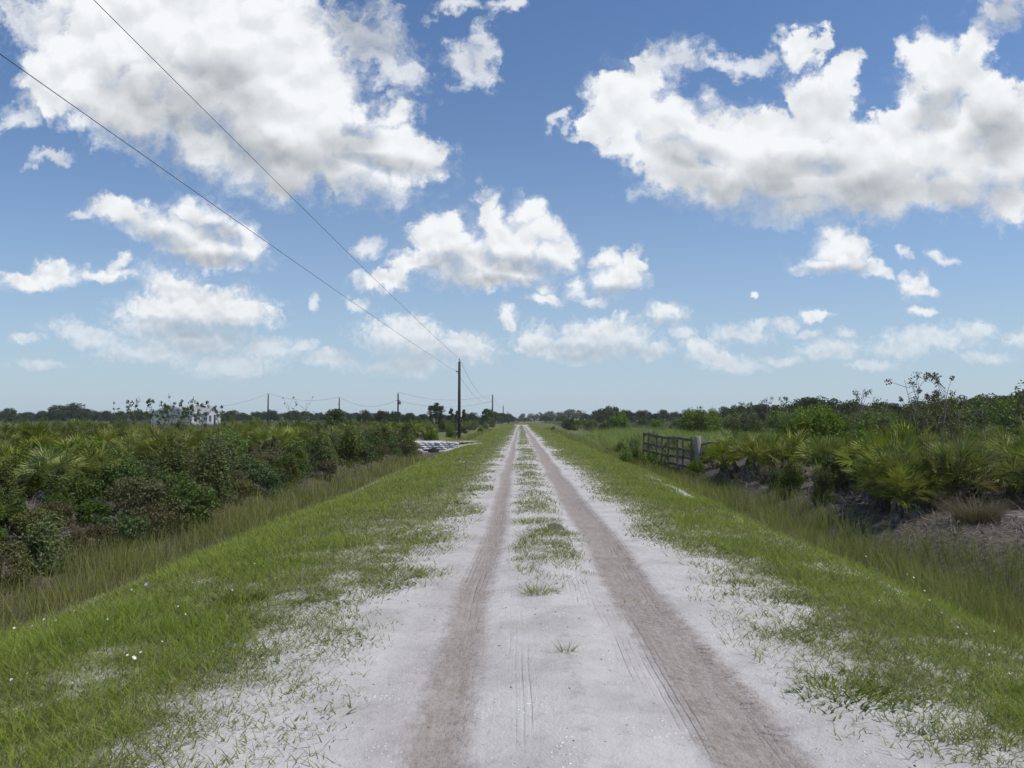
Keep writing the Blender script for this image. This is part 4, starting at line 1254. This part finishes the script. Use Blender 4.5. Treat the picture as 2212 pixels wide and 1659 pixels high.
def pole(x, y, h, lab, group, r=0.15, transformer=False, lower=True, z0=None, drop=1.45):
    zb = gz(x, y) if z0 is None else z0
    t = thing('utility_pole', lab, 'utility pole', (x, y, zb), 0, 1.0, group)
    mb = MB()
    tube(mb, [(0, 0, -0.4), (0, 0, h * 0.5), (0, 0, h)], [r, r * 0.86, r * 0.72], 12)
    link('shaft', mb.mesh('pole_shaft', M_POLE, True), t)
    mb = MB()
    tube(mb, [(0, 0, h), (0, 0, h + 0.10), (0, 0, h + 0.16), (0, 0, h + 0.30)], [0.025, 0.025, 0.065, 0.05], 8)
    link('insulator', mb.mesh('pole_insulator', M_PORC, True), t)
    if lower:
        mb = MB()
        box(mb, (-r, 0, h - drop), (0.22, 0.08, 0.10))
        tube(mb, [(-r - 0.12, 0, h - drop - 0.07), (-r - 0.12, 0, h - drop + 0.07)], [0.05, 0.05], 8)
        link('bracket', mb.mesh('pole_bracket', M_STEEL), t)
    if transformer:
        mb = MB()
        tube(mb, [(0.36, 0, h - 2.3), (0.36, 0, h - 2.25), (0.36, 0, h - 1.45), (0.36, 0, h - 1.38)], [0.20, 0.25, 0.25, 0.16], 14)
        tube(mb, [(0.40, 0, h - 1.40), (0.40, 0, h - 1.15)], [0.05, 0.04], 8)
        box(mb, (0.16, 0, h - 1.9), (0.14, 0.10, 0.5))
        link('transformer', mb.mesh('pole_transformer', M_STEEL, True), t)
    return Vector((x, y, zb + h + 0.28)), Vector((x - r - 0.12, y, zb + h - drop))


def wire(a, b, sag, lab, group, r=0.009, r2=None):
    pts, rr = [], []
    n = 40
    for i in range(n + 1):
        t = i / n
        p = a.lerp(b, t)
        p.z -= sag * 4 * t * (1 - t)
        pts.append(p - a)
        rr.append(r + ((r2 or r) - r) * t)
    mb = MB()
    tube(mb, np.array([tuple(p) for p in pts]), rr, 5)
    o = link('power_line', mb.mesh('power_line', M_WIRE, True))
    o.location = a
    tag(o, lab, 'wire', group)


LINE = 'utility poles along the road'
PXX = at(992, 900, 78)[0]
back = pole(PXX, -42, 8.22, 'wooden utility pole standing behind the viewpoint', LINE, z0=0.0, drop=1.65)
p1 = pole(PXX, 78, at(992, 777, 78)[2] - gz(PXX, 78) - 0.2, 'tall dark utility pole close to the sandbag headwall', LINE, r=0.17, drop=1.0)
xx = at(1064, 900, 197)[0]
p2 = pole(xx, 197, at(1064, 854, 197)[2] - gz(xx, 197), 'second roadside utility pole where the side line joins', LINE, r=0.20)
rest = []
for (X, Y, d, lab) in [(1087, 876, 328, 'third utility pole along the road, before the far trees'), (1097, 889, 450, 'fourth utility pole along the road, small in the distance'), (1103, 896, 580, 'fifth and smallest utility pole far down the road'), ]:
    x, y, zt = at(X, Y, d)
    rest.append(pole(x, d, zt - gz(x, d), lab, LINE, r=0.22, lower=False))
x, y, zt = at(1154, 894, 420)
pole(x, 420, zt - gz(x, 420), 'lone far pole across the road from the others', LINE, r=0.2, lower=False)
SIDE = 'utility poles of the side line'
x, y, zt = at(860, 848, 162)
s1 = pole(x, y, zt - gz(x, y) - 0.2, 'side line pole carrying a grey transformer', SIDE, r=0.2, transformer=True)
x, y, zt = at(733, 858, 176)
s2 = pole(x, y, zt - gz(x, y) - 0.2, 'side line pole behind the dark bushy tree', SIDE, r=0.18)
x, y, zt = at(579.5, 850, 168)
s3 = pole(x, y, zt - gz(x, y) - 0.2, 'last side line pole before the white house', SIDE, r=0.18)
WG = 'wires of the roadside line'
wire(back[0], p1[0], 0.5, 'upper wire sweeping over the road edge to the tall pole', WG, 0.0026, 0.010)
wire(back[1], p1[1], 0.4, 'lower wire sweeping over the road edge to the tall pole', WG, 0.003, 0.010)
wire(p1[0], p2[0], 2.3, 'upper wire from the tall pole to the second pole', WG, 0.014)
wire(p1[1], p2[1], 1.6, 'lower wire from the tall pole to the second pole', WG, 0.014)
wire(p2[0], rest[0][0], 2.0, 'wire from the second roadside pole to the third', WG, 0.018)
WS = 'wires of the side line'
wire(p2[0], s1[0], 1.6, 'upper wire from second roadside pole to transformer pole', WS, 0.020)
wire(p2[1], s1[1], 1.5, 'lower wire from second roadside pole to transformer pole', WS, 0.020)
wire(s1[1], s2[0], 1.7, 'wire from transformer pole to the middle side pole', WS, 0.022)
wire(s2[0], s3[0], 1.2, 'wire from middle side pole to the last side pole', WS, 0.022)

# ------------------------------------------------------------------ white house
M_SIDING = None
m_, Nn = new_mat('white_siding')
tc = Nn.n('ShaderNodeTexCoord').outputs['Object']
sp = Nn.n('ShaderNodeSeparateXYZ', {0: tc})
lap = Nn.m('FRACT', Nn.m('MULTIPLY', sp.outputs[2], 5.0))
nz = Nn.noise(tc, 1.2, 4, 0.6)
cc = Nn.mix(Nn.smooth(nz, 0.35, 0.75), (0.58, 0.58, 0.61), (0.49, 0.50, 0.53))
bmp = Nn.n('ShaderNodeBump', {'Strength': 0.6, 'Distance': 0.02, 'Height': lap})
finish(Nn, Nn.n('ShaderNodeBsdfPrincipled', {'Base Color': cc, 'Roughness': 0.55, 'Normal': bmp.outputs[0]}).outputs[0])
M_SIDING = m_
M_ROOF = plain('grey_shingle', (0.27, 0.28, 0.30), 0.8, var=0.15, scale=4)
M_TRIM = plain('white_trim', (0.74, 0.75, 0.78), 0.5, var=0.04)
M_GLASS = plain('dark_window_glass', (0.02, 0.024, 0.03), 0.08, var=0.05)

hb = at(472 * 0 + 413, 912, 140)
HX, HY = hb[0], 140.0
GW, HLEN, EAVE, PEAK = 7.2, 16.0, 2.75, 3.75
ang = 0.05
hz = gz(HX, HY)
house = thing('white_house', 'low white manufactured house with grey gable roof', 'house', (HX, HY, hz), ang)
# local frame: x to the road side, gable wall along -x at y=0, length along +y
mb = MB()
v = [(-GW, 0, 0), (0, 0, 0), (0, 0, EAVE), (-GW / 2, 0, PEAK), (-GW, 0, EAVE), (-GW, HLEN, 0), (0, HLEN, 0), (0, HLEN, EAVE), (-GW / 2, HLEN, PEAK), (-GW, HLEN, EAVE)]
f = [(0, 1, 2), (0, 2, 4), (4, 2, 3), (5, 7, 6), (5, 9, 7), (9, 8, 7), (1, 6, 7), (1, 7, 2), (0, 4, 9), (0, 9, 5)]
mb.add(v, f, 0.5)
link('wall', mb.mesh('house_wall', M_SIDING), house)
porch0, porch1, pd = 5.2, 10.4, 1.1


def slab(mb, quad, th):
    a = np.array(quad, float)
    n = unit(np.cross(a[1] - a[0], a[3] - a[0]))
    b = a + n * th
    v = np.vstack([a, b])
    mb.add(v, [(0, 2, 1), (0, 3, 2), (4, 5, 6), (4, 6, 7), (0, 1, 5), (0, 5, 4), (1, 2, 6), (1, 6, 5), (2, 3, 7), (2, 7, 6), (3, 0, 4), (3, 4, 7)], 0.5)


mb = MB()
ov, sl_ = 0.35, (PEAK - EAVE) / (GW / 2)
slab(mb, [(ov, -ov, EAVE - ov * sl_ + 0.03), (ov, HLEN + ov, EAVE - ov * sl_ + 0.03), (-GW / 2, HLEN + ov, PEAK + 0.03), (-GW / 2, -ov, PEAK + 0.03)], 0.09)
slab(mb, [(-GW / 2, -ov, PEAK + 0.03), (-GW / 2, HLEN + ov, PEAK + 0.03), (-GW - ov, HLEN + ov, EAVE - ov * sl_ + 0.03), (-GW - ov, -ov, EAVE - ov * sl_ + 0.03)], 0.09)
pm = (porch0 + porch1) / 2
for s_ in (-1, 1):
    e = pm + s_ * ((porch1 - porch0) / 2 + 0.3)
    q = [(pd + 0.3, e, EAVE - 0.05), (-2.6, e, EAVE - 0.05), (-2.6, pm, PEAK + 0.14), (pd + 0.3, pm, PEAK + 0.14)]
    slab(mb, q if s_ > 0 else [q[1], q[0], q[3], q[2]], 0.09)
link('roof', mb.mesh('house_roof', M_ROOF), house)
mb = MB()
pv = [(pd, porch0, 0), (pd, porch1, 0), (pd, porch1, EAVE), (pd, pm, PEAK + 0.02), (pd, porch0, EAVE), (0.005, porch0, 0), (0.005, porch1, 0), (0.005, porch1, EAVE), (0.005, porch0, EAVE)]
mb.add(pv, [(0, 1, 2), (0, 2, 4), (4, 2, 3), (5, 0, 4), (5, 4, 8), (1, 6, 7), (1, 7, 2)], 0.5)
link('porch_wall', mb.mesh('house_porch_wall', M_SIDING), house)
mb = MB()
for s_ in (0, 1):
    a0, a1 = (EAVE - ov * sl_ - 0.05, PEAK - 0.05)
    xa, xb = ((ov, -GW / 2), (-GW - ov, -GW / 2))[s_]
    slab(mb, [(xa, -ov - 0.02, a0 - 0.10), (xb, -ov - 0.02, a1 - 0.10), (xb, -ov - 0.02, a1 + 0.10), (xa, -ov - 0.02, a0 + 0.10)], 0.03)
slab(mb, [(ov + 0.01, -ov, EAVE - ov * sl_ - 0.12), (ov + 0.01, HLEN + ov, EAVE - ov * sl_ - 0.12), (ov + 0.01, HLEN + ov, EAVE - ov * sl_ + 0.06), (ov + 0.01, -ov, EAVE - ov * sl_ + 0.06)], 0.03)
link('fascia', mb.mesh('house_fascia', M_TRIM), house)


def window(x, y0, y1, z0, z1):
    mb = MB()
    fw = 0.09
    for (ya, yb, za, zb_) in [(y0 - fw, y1 + fw, z1, z1 + fw), (y0 - fw, y1 + fw, z0 - fw, z0), (y0 - fw, y0, z0, z1), (y1, y1 + fw, z0, z1), ((y0 + y1) / 2 - 0.03, (y0 + y1) / 2 + 0.03, z0, z1)]:
        box(mb, (x + 0.03, (ya + yb) / 2, (za + zb_) / 2), (0.06, yb - ya, zb_ - za))
    fr = link('window', mb.mesh('window_frame', M_TRIM), house)
    mb = MB()
    box(mb, (x + 0.014, (y0 + y1) / 2, (z0 + z1) / 2), (0.02, y1 - y0, z1 - z0))
    link('pane', mb.mesh('window_pane', M_GLASS), fr)


window(pd, porch0 + 0.6, porch0 + 2.0, 0.95, 2.2)
window(0.0, 12.0, 13.6, 0.95, 2.2)
window(0.0, 1.4, 2.8, 0.95, 2.2)
mb = MB()
box(mb, (pd + 0.02, porch0 + 3.9, 1.25), (0.05, 0.95, 2.1))
link('door', mb.mesh('house_door', M_GLASS), house)
ev = house.matrix_basis
hw = Matrix.Translation(house.location) @ Matrix.Rotation(ang, 4, 'Z') @ Vector((-GW / 2, 8.0, PEAK + 0.3))
wire(s3[0], hw, 1.2, 'service wire from the last side pole to the white house', WS, 0.020)

# ------------------------------------------------------------------ sandbag headwall, culvert, driveway
M_BAG = plain('bleached_sandbag', (0.46, 0.46, 0.48), 0.9, var=0.22, scale=9, bump=0.4)
M_PIPE = plain('corrugated_pipe', (0.05, 0.05, 0.055), 0.6)
M_DRIVE = None
m_, Nn = new_mat('driveway_sand')
tc = Nn.n('ShaderNodeTexCoord').outputs['Object']
c_, h_ = sand_nodes(Nn, tc)
finish(Nn, Nn.n('ShaderNodeBsdfPrincipled', {'Base Color': Nn.mix(0.35, c_, (0.48, 0.46, 0.43)), 'Roughness': 0.95, 'Normal': Nn.n('ShaderNodeBump', {'Strength': 0.5, 'Distance': 0.03, 'Height': h_}).outputs[0]}).outputs[0])
dx_, dy_ = np.arange(-11.5, -2.79, 0.25), np.arange(CULV + 0.75, CULV + 4.1, 0.25)
DX, DY = np.meshgrid(dx_, dy_)
DZ = ground_z(DX, DY) + 0.03 + 0.03 * (vnoise(DX, DY, 1.5, 90, 3) - 0.5)
link('driveway', np_mesh('driveway', np.stack([DX, DY, DZ], -1).reshape(-1, 3), grid_faces(len(dx_), len(dy_)), m_, smooth=True))['kind'] = 'structure'


def bag_mesh(seed, L=0.46, Wd=0.26, H=0.15):
    """a filled sack: pillow shape, slumped, with pinched ends"""
    g = np.random.default_rng(seed)
    bm_v, bm_f = [], []
    nu, nv = 14, 9
    for i in range(nu):
        t = -1 + 2 * i / (nu - 1)
        k = (1 - abs(t) ** 3.2) ** 0.45 * 0.92 + 0.08
        for j in range(nv):
            a = 2 * math.pi * j / nv
            ca_, sa = math.cos(a), math.sin(a)
            q = (abs(ca_) ** 3 + abs(sa) ** 3) ** (-1 / 3)
            n_ = 1 + g.normal(0, 0.035)
            bm_v.append((t * L / 2, ca_ * q * Wd / 2 * k * n_, sa * q * H / 2 * (k * 0.9 + 0.1) * n_ - 0.02 * t * t))
    for i in range(nu - 1):
        for j in range(nv):
            a0, a1 = i * nv + j, i * nv + (j + 1) % nv
            bm_f += [(a0, a1, a1 + nv), (a0, a1 + nv, a0 + nv)]
    b0 = len(bm_v)
    bm_v += [(-L / 2, 0, -0.02), (L / 2, 0, -0.02)]
    for j in range(nv):
        bm_f += [(j, b0, (j + 1) % nv), ((nu - 1) * nv + j, (nu - 1) * nv + (j + 1) % nv, b0 + 1)]
    mb = MB()
    mb.add(bm_v, bm_f, 0.5)
    return mb.mesh('sandbag', M_BAG, True)


BAGS = [bag_mesh(500 + i) for i in range(3)]
XB0, XB1 = at(897, 960, CULV)[0], at(968, 960, CULV)[0]
pipe_x = at(925, 975, CULV)[0] + 0.35
for row in range(8):
    z = -0.86 + row * 0.120
    x0 = XB0 + (0.7 if row < 6 else 0.0) + 0.23 * (row % 2)
    x1 = XB0 + 2.4 + row * 0.55
    cnt = 0
    x = x0
    while x < min(x1, XB1 + 0.6):
        skip = row < 4 and abs(x - pipe_x) < 0.50
        if not skip:
            o = link('sandbag', BAGS[rng.integers(3)])
            o.location = (x, CULV + 0.05 + row * 0.030 + rng.uniform(-0.03, 0.03), z + rng.uniform(-0.012, 0.012))
            o.rotation_euler = (rng.normal(0, 0.06), rng.normal(0, 0.07), rng.normal(0, 0.10))
            o.scale = (rng.uniform(0.93, 1.06),) * 3
            tag(o, 'white culvert headwall sandbag, %s from the ditch end in course %s' % (ordinal(cnt), ('one', 'two', 'three', 'four', 'five', 'six', 'seven', 'eight')[row]), 'sandbag', 'white sandbags stacked as the culvert headwall')
            cnt += 1
        x += 0.405
mb = MB()
a = np.linspace(0, 2 * math.pi, 25)[:-1]
ro, ri = 0.36, 0.325
ring = lambda r_, y: np.stack([np.cos(a) * r_, np.full(24, y), np.sin(a) * r_], -1)
v = np.vstack([ring(ro, 0), ring(ri, 0), ring(ri, 5.2), ring(ro, 5.2)])
f = []
for k in range(3):
    for j in range(24):
        j2 = (j + 1) % 24
        f += [(k * 24 + j, k * 24 + j2, (k + 1) * 24 + j2), (k * 24 + j, (k + 1) * 24 + j2, (k + 1) * 24 + j)]
for j in range(24):
    j2 = (j + 1) % 24
    f += [(j, 72 + j, 72 + j2), (j, 72 + j2, j2)]
mb.add(v, f, 0.5)
o = link('culvert_pipe', mb.mesh('culvert_pipe', M_PIPE, True))
o.location = (pipe_x, CULV - 0.12, -0.66)
tag(o, 'dark round culvert pipe opening under the sandbags', 'culvert')

# ------------------------------------------------------------------ old wooden gate
M_WOOD = bark('weathered_wood', (0.070, 0.062, 0.054), (0.205, 0.185, 0.165), 22)
M_POST = bark('grey_post', (0.16, 0.15, 0.14), (0.33, 0.31, 0.30), 16)
gpx, gpy, gpt = at(1507, 942, 27.0)
gzb = gz(gpx, gpy)
post = thing('gate_post', 'thick grey round wooden post at the gate hinge', 'post', (gpx, gpy, gzb))
mb = MB()
H_ = gpt - gzb
tube(mb, [(0, 0, -0.4), (0.01, 0, H_ * 0.5), (0, 0.01, H_ - 0.02), (0, 0.01, H_)], [0.12, 0.118, 0.115, 0.09], 14)
link('shaft', mb.mesh('gate_post_shaft', M_POST, True), post)
rail_e = Vector(at(1556, 948, 26.6))
mb = MB()
tube(mb, [(0.10, 0, H_ - 0.31), tuple(rail_e - Vector((gpx, gpy, gzb)))], [0.055, 0.05], 10)
o = link('fence_rail', mb.mesh('fence_rail', M_POST, True))
o.location = (gpx, gpy, gzb)
tag(o, 'round grey rail running from the gate post into the palmettos', 'rail')
ge = Vector(at(1391, 938.5, 31.0))
gate = thing('wooden_gate', 'sagging weathered wooden gate of four rails and uprights', 'gate', (gpx - 0.16, gpy + 0.02, 0))
L_ = Vector((ge.x - gpx + 0.16, ge.y - gpy, 0)).length
ga = math.atan2(ge.y - gpy, ge.x - gpx + 0.16)
dz_top = ge.z - (gpt - 0.12)
ct, sn = math.cos(ga), math.sin(ga)
ztop = gpt - 0.12


def on_gate(s_, dz, off=0.0):
    return np.array([ct * s_ - sn * off, sn * s_ + ct * off, ztop + dz + dz_top * s_ / L_ + 0.03 * math.sin(s_ * 2.1 + dz * 3)])


def plank(mb, p, q, wid, th, seg=6, wob=0.012, seed=0):
    g = np.random.default_rng(seed)
    p, q = np.asarray(p), np.asarray(q)
    d = unit(q - p)
    nrm = np.array([-sn, ct, 0.0])
    up = unit(np.cross(nrm, d))
    vs, fs = [], []
    for i in range(seg + 1):
        c = p + (q - p) * i / seg + up * g.normal(0, wob) + nrm * g.normal(0, wob * 0.5)
        for (a_, b_) in ((-1, -1), (1, -1), (1, 1), (-1, 1)):
            vs.append(c + up * a_ * wid / 2 + nrm * b_ * th / 2)
    for i in range(seg):
        for j in range(4):
            a0, a1 = i * 4 + j, i * 4 + (j + 1) % 4
            fs += [(a0, a1, a1 + 4), (a0, a1 + 4, a0 + 4)]
    e = seg * 4
    fs += [(0, 2, 1), (0, 3, 2), (e, e + 1, e + 2), (e, e + 2, e + 3)]
    mb.add(vs, fs, g.random())


for k, dz in enumerate((-0.04, -0.38, -0.66, -0.98)):
    mb = MB()
    plank(mb, on_gate(0.02, dz), on_gate(L_, dz), 0.10, 0.035, 8, 0.02, 600 + k)
    link('rail', mb.mesh('gate_rail', M_WOOD), gate)
for k in range(8):
    s_ = 0.05 + (L_ - 0.1) * ((k + (0.18 * math.sin(k * 2.3) if 0 < k < 7 else 0)) / 7.0)
    mb = MB()
    plank(mb, on_gate(s_, 0.08 if k in (0, 6, 7) else 0.0, 0.037), on_gate(s_ + 0.02, -1.1, 0.037), 0.08, 0.034, 4, 0.012, 620 + k)
    link('upright', mb.mesh('gate_upright', M_WOOD), gate)
# far old fence rails on the mound
x, y, zt = at(1382, 931, 60)
fen = thing('fallen_rail', 'pale fallen fence rail in the tall grass beyond the gate', 'rail', (x, y, gz(x, y)))
mb = MB()
e = Vector(at(1352, 925, 66)) - Vector((x, y, gz(x, y)))
tube(mb, [(0.9, -1.0, zt - gz(x, y) - 0.05), tuple(e)], [0.05, 0.045], 8)
link('rail', mb.mesh('fallen_rail', M_POST, True), fen)
mb = MB()
tube(mb, [(0.7, -0.8, -0.3), (0.72, -0.8, zt - gz(x, y) + 0.1)], [0.06, 0.05], 8)
link('post', mb.mesh('fallen_rail_post', M_POST, True), fen)

# ------------------------------------------------------------------ small things on the ground
M_PETAL = foliage('white_petal', (0.72, 0.72, 0.70), (0.80, 0.80, 0.80), trans=0.2, val=0, hue=0)
M_LILAC = foliage('lilac_petal', (0.50, 0.42, 0.62), (0.58, 0.50, 0.70), trans=0.2, val=0, hue=0)
M_STALK = plain('flower_stalk', (0.08, 0.12, 0.03), 0.7)


def flower_mesh(seed, mats, n=5, r=0.016, h=0.2):
    g = np.random.default_rng(seed)
    mb = MB()
    tube(mb, [(0, 0, -0.02), (0.01, 0, h * 0.5), (0, 0.01, h)], [0.0016, 0.0014, 0.0012], 4, 0.5, 0)
    tilt = rot_from((g.normal(0, 0.5), -0.6 + g.normal(0, 0.3), 0.8))
    for i in range(n):
        a_ = i * 2 * math.pi / n + g.normal(0, 0.1)
        ax, bx = np.array([math.cos(a_), math.sin(a_), 0.25]), np.array([-math.sin(a_), math.cos(a_), 0])
        p = np.array([(0, 0, 0), ax * r * 0.6 - bx * r * 0.42, ax * r * 1.1, ax * r * 0.6 + bx * r * 0.42])
        mb.add(p @ tilt.T + [0, 0.01, h], [(0, 1, 2), (0, 2, 3)], g.random(), 1)
    return mb.mesh('wildflower', mats)


FLOW = [flower_mesh(700 + i, [M_STALK, M_PETAL], r=0.005 + 0.0014 * i, h=0.15 + 0.02 * i) for i in range(4)]
FL = []
for (X, Y) in [(20, 1497), (153, 1492), (56, 1475), (300, 1445), (272, 1450), (232, 1352), (118, 1335), (96, 1322), (68, 1325), (385, 1320), (400, 1340), (317, 1262), (285, 1268), (160, 1290), (245, 1290), (430, 1262), (550, 1238), (350, 1400), (30, 1355), (500, 1300),
               (2300 - 300, 1310), (1650, 1285), (2010, 1330), (2035, 1360), (2090, 1420), (2070, 1390), (1975, 1260), (1900, 1325), (2140, 1470), (1960, 1225), (2055, 1295), (1870, 1180), (2150, 1390), (1830, 1215), (2185, 1505)]:
    # where the line of sight meets the verge
    u_, v_ = ray(X, Y)
    yy = -(EYE - 0.02) / v_
    FL.append((u_ * yy, yy))
FL.sort(key=lambda p: (p[0] > 0, p[1]))
cnt = {False: 0, True: 0}
for (x, y) in FL:
    side = x > 0
    o = link('wildflower', FLOW[rng.integers(4)])
    o.location = (x, y, float(surf_z(x, y)))
    o.rotation_euler = (0, 0, rng.uniform(-0.8, 0.8))
    tag(o, 'small white wildflower in the %s verge grass, %s going away' % ('right' if side else 'left', ordinal(cnt[side])), 'flower', 'white wildflowers in the verges')
    cnt[side] += 1
u_, v_ = ray(316, 1262)
yy = -(EYE - 0.1) / v_
o = link('wildflower', flower_mesh(720, [M_STALK, M_LILAC], r=0.022, h=0.24))
o.location = (u_ * yy, yy, float(surf_z(u_ * yy, yy)))
tag(o, 'single larger lilac flower in the grass left of the road', 'flower')
o = link('wildflower', flower_mesh(721, [M_STALK, M_PETAL], n=6, r=0.015, h=0.27))
u_, v_ = ray(287, 1452)
yy = -(EYE - 0.1) / v_
o.location = (u_ * yy, yy, float(surf_z(u_ * yy, yy)))
tag(o, 'large double white flower above the thick grass left of the road', 'flower')

# broken shell and grit on the sand, scraps of dead stalk
def chips(name, mat, n, x0, x1, y0, y1, size, seed, clump):
    g = np.random.default_rng(seed)
    x, y = g.uniform(x0, x1, n), y0 + (y1 - y0) * g.random(n) ** 1.6
    keep = g.random(n) < sstep(vnoise(x, y, 1.1, seed, 3), 0.45, 0.68) * (1 - clump) + clump
    keep &= (np.abs(x - LT) > 0.22) & (np.abs(x - RT - 0.05) > 0.3) | (g.random(n) < 0.12)
    x, y = x[keep], y[keep]
    m = len(x)
    p = np.stack([x, y, surf_z(x, y) + 0.002], -1)
    az, s = g.uniform(0, 6.28, m), size * g.uniform(0.5, 1.6, m)
    ax = np.stack([np.cos(az), np.sin(az), g.normal(0, 0.25, m)], -1) * s[:, None]
    bx = np.stack([-np.sin(az), np.cos(az), g.normal(0, 0.25, m)], -1) * s[:, None] * 0.55
    top = p + np.stack([np.zeros(m), np.zeros(m), s * 0.35], -1)
    v = np.stack([p - ax, p - bx, p + ax, p + bx, top], 1).reshape(-1, 3)
    i = np.arange(m)[:, None] * 5
    f = np.concatenate([i + [0, 1, 4], i + [1, 2, 4], i + [2, 3, 4], i + [3, 0, 4]], 0)
    link(name, np_mesh(name, v, f, mat, np.repeat(g.random(m), 5)))['kind'] = 'stuff'


M_SHELL = foliage('shell_bit', (0.50, 0.49, 0.47), (0.80, 0.80, 0.79), trans=0.0, rough=0.4, spec=0.4, val=0, hue=0)
chips('shell_fragments', M_SHELL, 5200, -1.3, 2.0, 2.3, 11, 0.0042, 830, 0.06)
chips('road_debris', M_LITTER, 700, -1.2, 1.9, 2.3, 14, 0.0085, 831, 0.25)

# a dead palmetto leaf lying on the bank, wispy tuft, weeds on the track
mb = MB()
g = np.random.default_rng(800)
frond(mb, g, (0, 0, 0.05), -2.2, R(8), 0.3, 0.42, 11, 0.55, 0.5)
u_, v_ = ray(2062, 1138)
yy = -(EYE - 0.0) / v_
M_FALLEN = foliage('rusty_leaf', (0.21, 0.125, 0.075), (0.34, 0.23, 0.15), trans=0.1, val=0, hue=0)
o = link('fallen_frond', mb.mesh('fallen_frond', M_FALLEN))
o.location = (u_ * yy + 0.25, yy + 0.3, gz(u_ * yy, yy) + 0.03)
tag(o, 'dead rust-brown palmetto frond lying on the litter', 'leaf')


def tuft(name, lab, X, Y, n, h, w, rad, mat, lean, droop, seed, cat='grass tuft', group=None):
    u_, v_ = ray(X, Y)
    zz = 0.0
    for _ in range(4):
        yy = -(EYE - zz) / v_
        zz = float(surf_z(u_ * yy, yy))
    g = np.random.default_rng(seed)
    a_ = g.uniform(0, 6.28, n)
    r_ = rad * g.random(n) ** 0.7
    b = np.stack([np.cos(a_) * r_ * 1.3, np.sin(a_) * r_, np.zeros(n)], -1)
    az = a_ + g.normal(0, 0.6, n)
    v, f, rr = blades(b, g.uniform(h * 0.5, h, n), g.uniform(w * 0.7, w * 1.2, n), az, np.clip(g.normal(lean, 0.15, n), 0, 0.97), np.clip(g.normal(droop, 0.15, n), 0, 0.9), g.uniform(0, 3.14, n), g.random(n), 3)
    o = link(name, np_mesh(name, v, f, mat, rr))
    o.location = (u_ * yy, yy, zz - 0.01)
    tag(o, lab, cat, group)


tuft('grass_tuft', 'wide green grass tuft alone between the wheel tracks', 1165, 1280, 150, 0.12, 0.007, 0.13, M_VERGE, 0.6, 0.35, 810)
tuft('grass_tuft', 'small spiky grass tuft nearest on the bare sand', 1225, 1408, 34, 0.13, 0.006, 0.03, M_VERGE, 0.6, 0.2, 811)
tuft('grass_tuft', 'long low grass tuft at the end of the hump grass', 1145, 1128, 200, 0.13, 0.009, 0.22, M_VERGE, 0.55, 0.35, 812)
tuft('grass_tuft', 'sparse creeping weeds beside the rutted track', 1335, 1303, 60, 0.06, 0.007, 0.2, M_CREEP, 0.85, 0.2, 813)
tuft('grass_tuft', 'big wispy dry tuft on the pale sand bank', 2110, 1128, 900, 0.62, 0.006, 0.22, M_DRY, 0.45, 0.45, 814)
tuft('grass_tuft', 'broad-leaved blue green weed patch on the verge', 1825, 1500, 260, 0.10, 0.016, 0.24, M_FRESH, 0.75, 0.3, 815)
tuft('grass_tuft', 'dark bushy weed in the lush grass', 520, 1300, 380, 0.17, 0.014, 0.16, M_FRESH, 0.62, 0.4, 816)

# ------------------------------------------------------------------ summer haze over the flat land
m_, Nn = new_mat('haze_air')
vol = Nn.n('ShaderNodeVolumePrincipled', {'Color': (0.86, 0.92, 1.0, 1), 'Density': 0.00025, 'Anisotropy': 0.3})
Nn.n('ShaderNodeOutputMaterial', {'Volume': vol.outputs[0]})
m_.cycles.homogeneous_volume = True
hx, hy0, hy1, hz0, hz1 = 2300.0, -300.0, 2300.0, -2.0, 14.0
hv = [(x_, y_, z_) for z_ in (hz0, hz1) for y_ in (hy0, hy1) for x_ in (-hx, hx)]
hf = [(0, 2, 3), (0, 3, 1), (4, 5, 7), (4, 7, 6), (0, 1, 5), (0, 5, 4), (2, 6, 7), (2, 7, 3), (0, 4, 6), (0, 6, 2), (1, 3, 7), (1, 7, 5)]
link('haze', np_mesh('haze', np.array(hv), np.array(hf), m_))['kind'] = 'stuff'
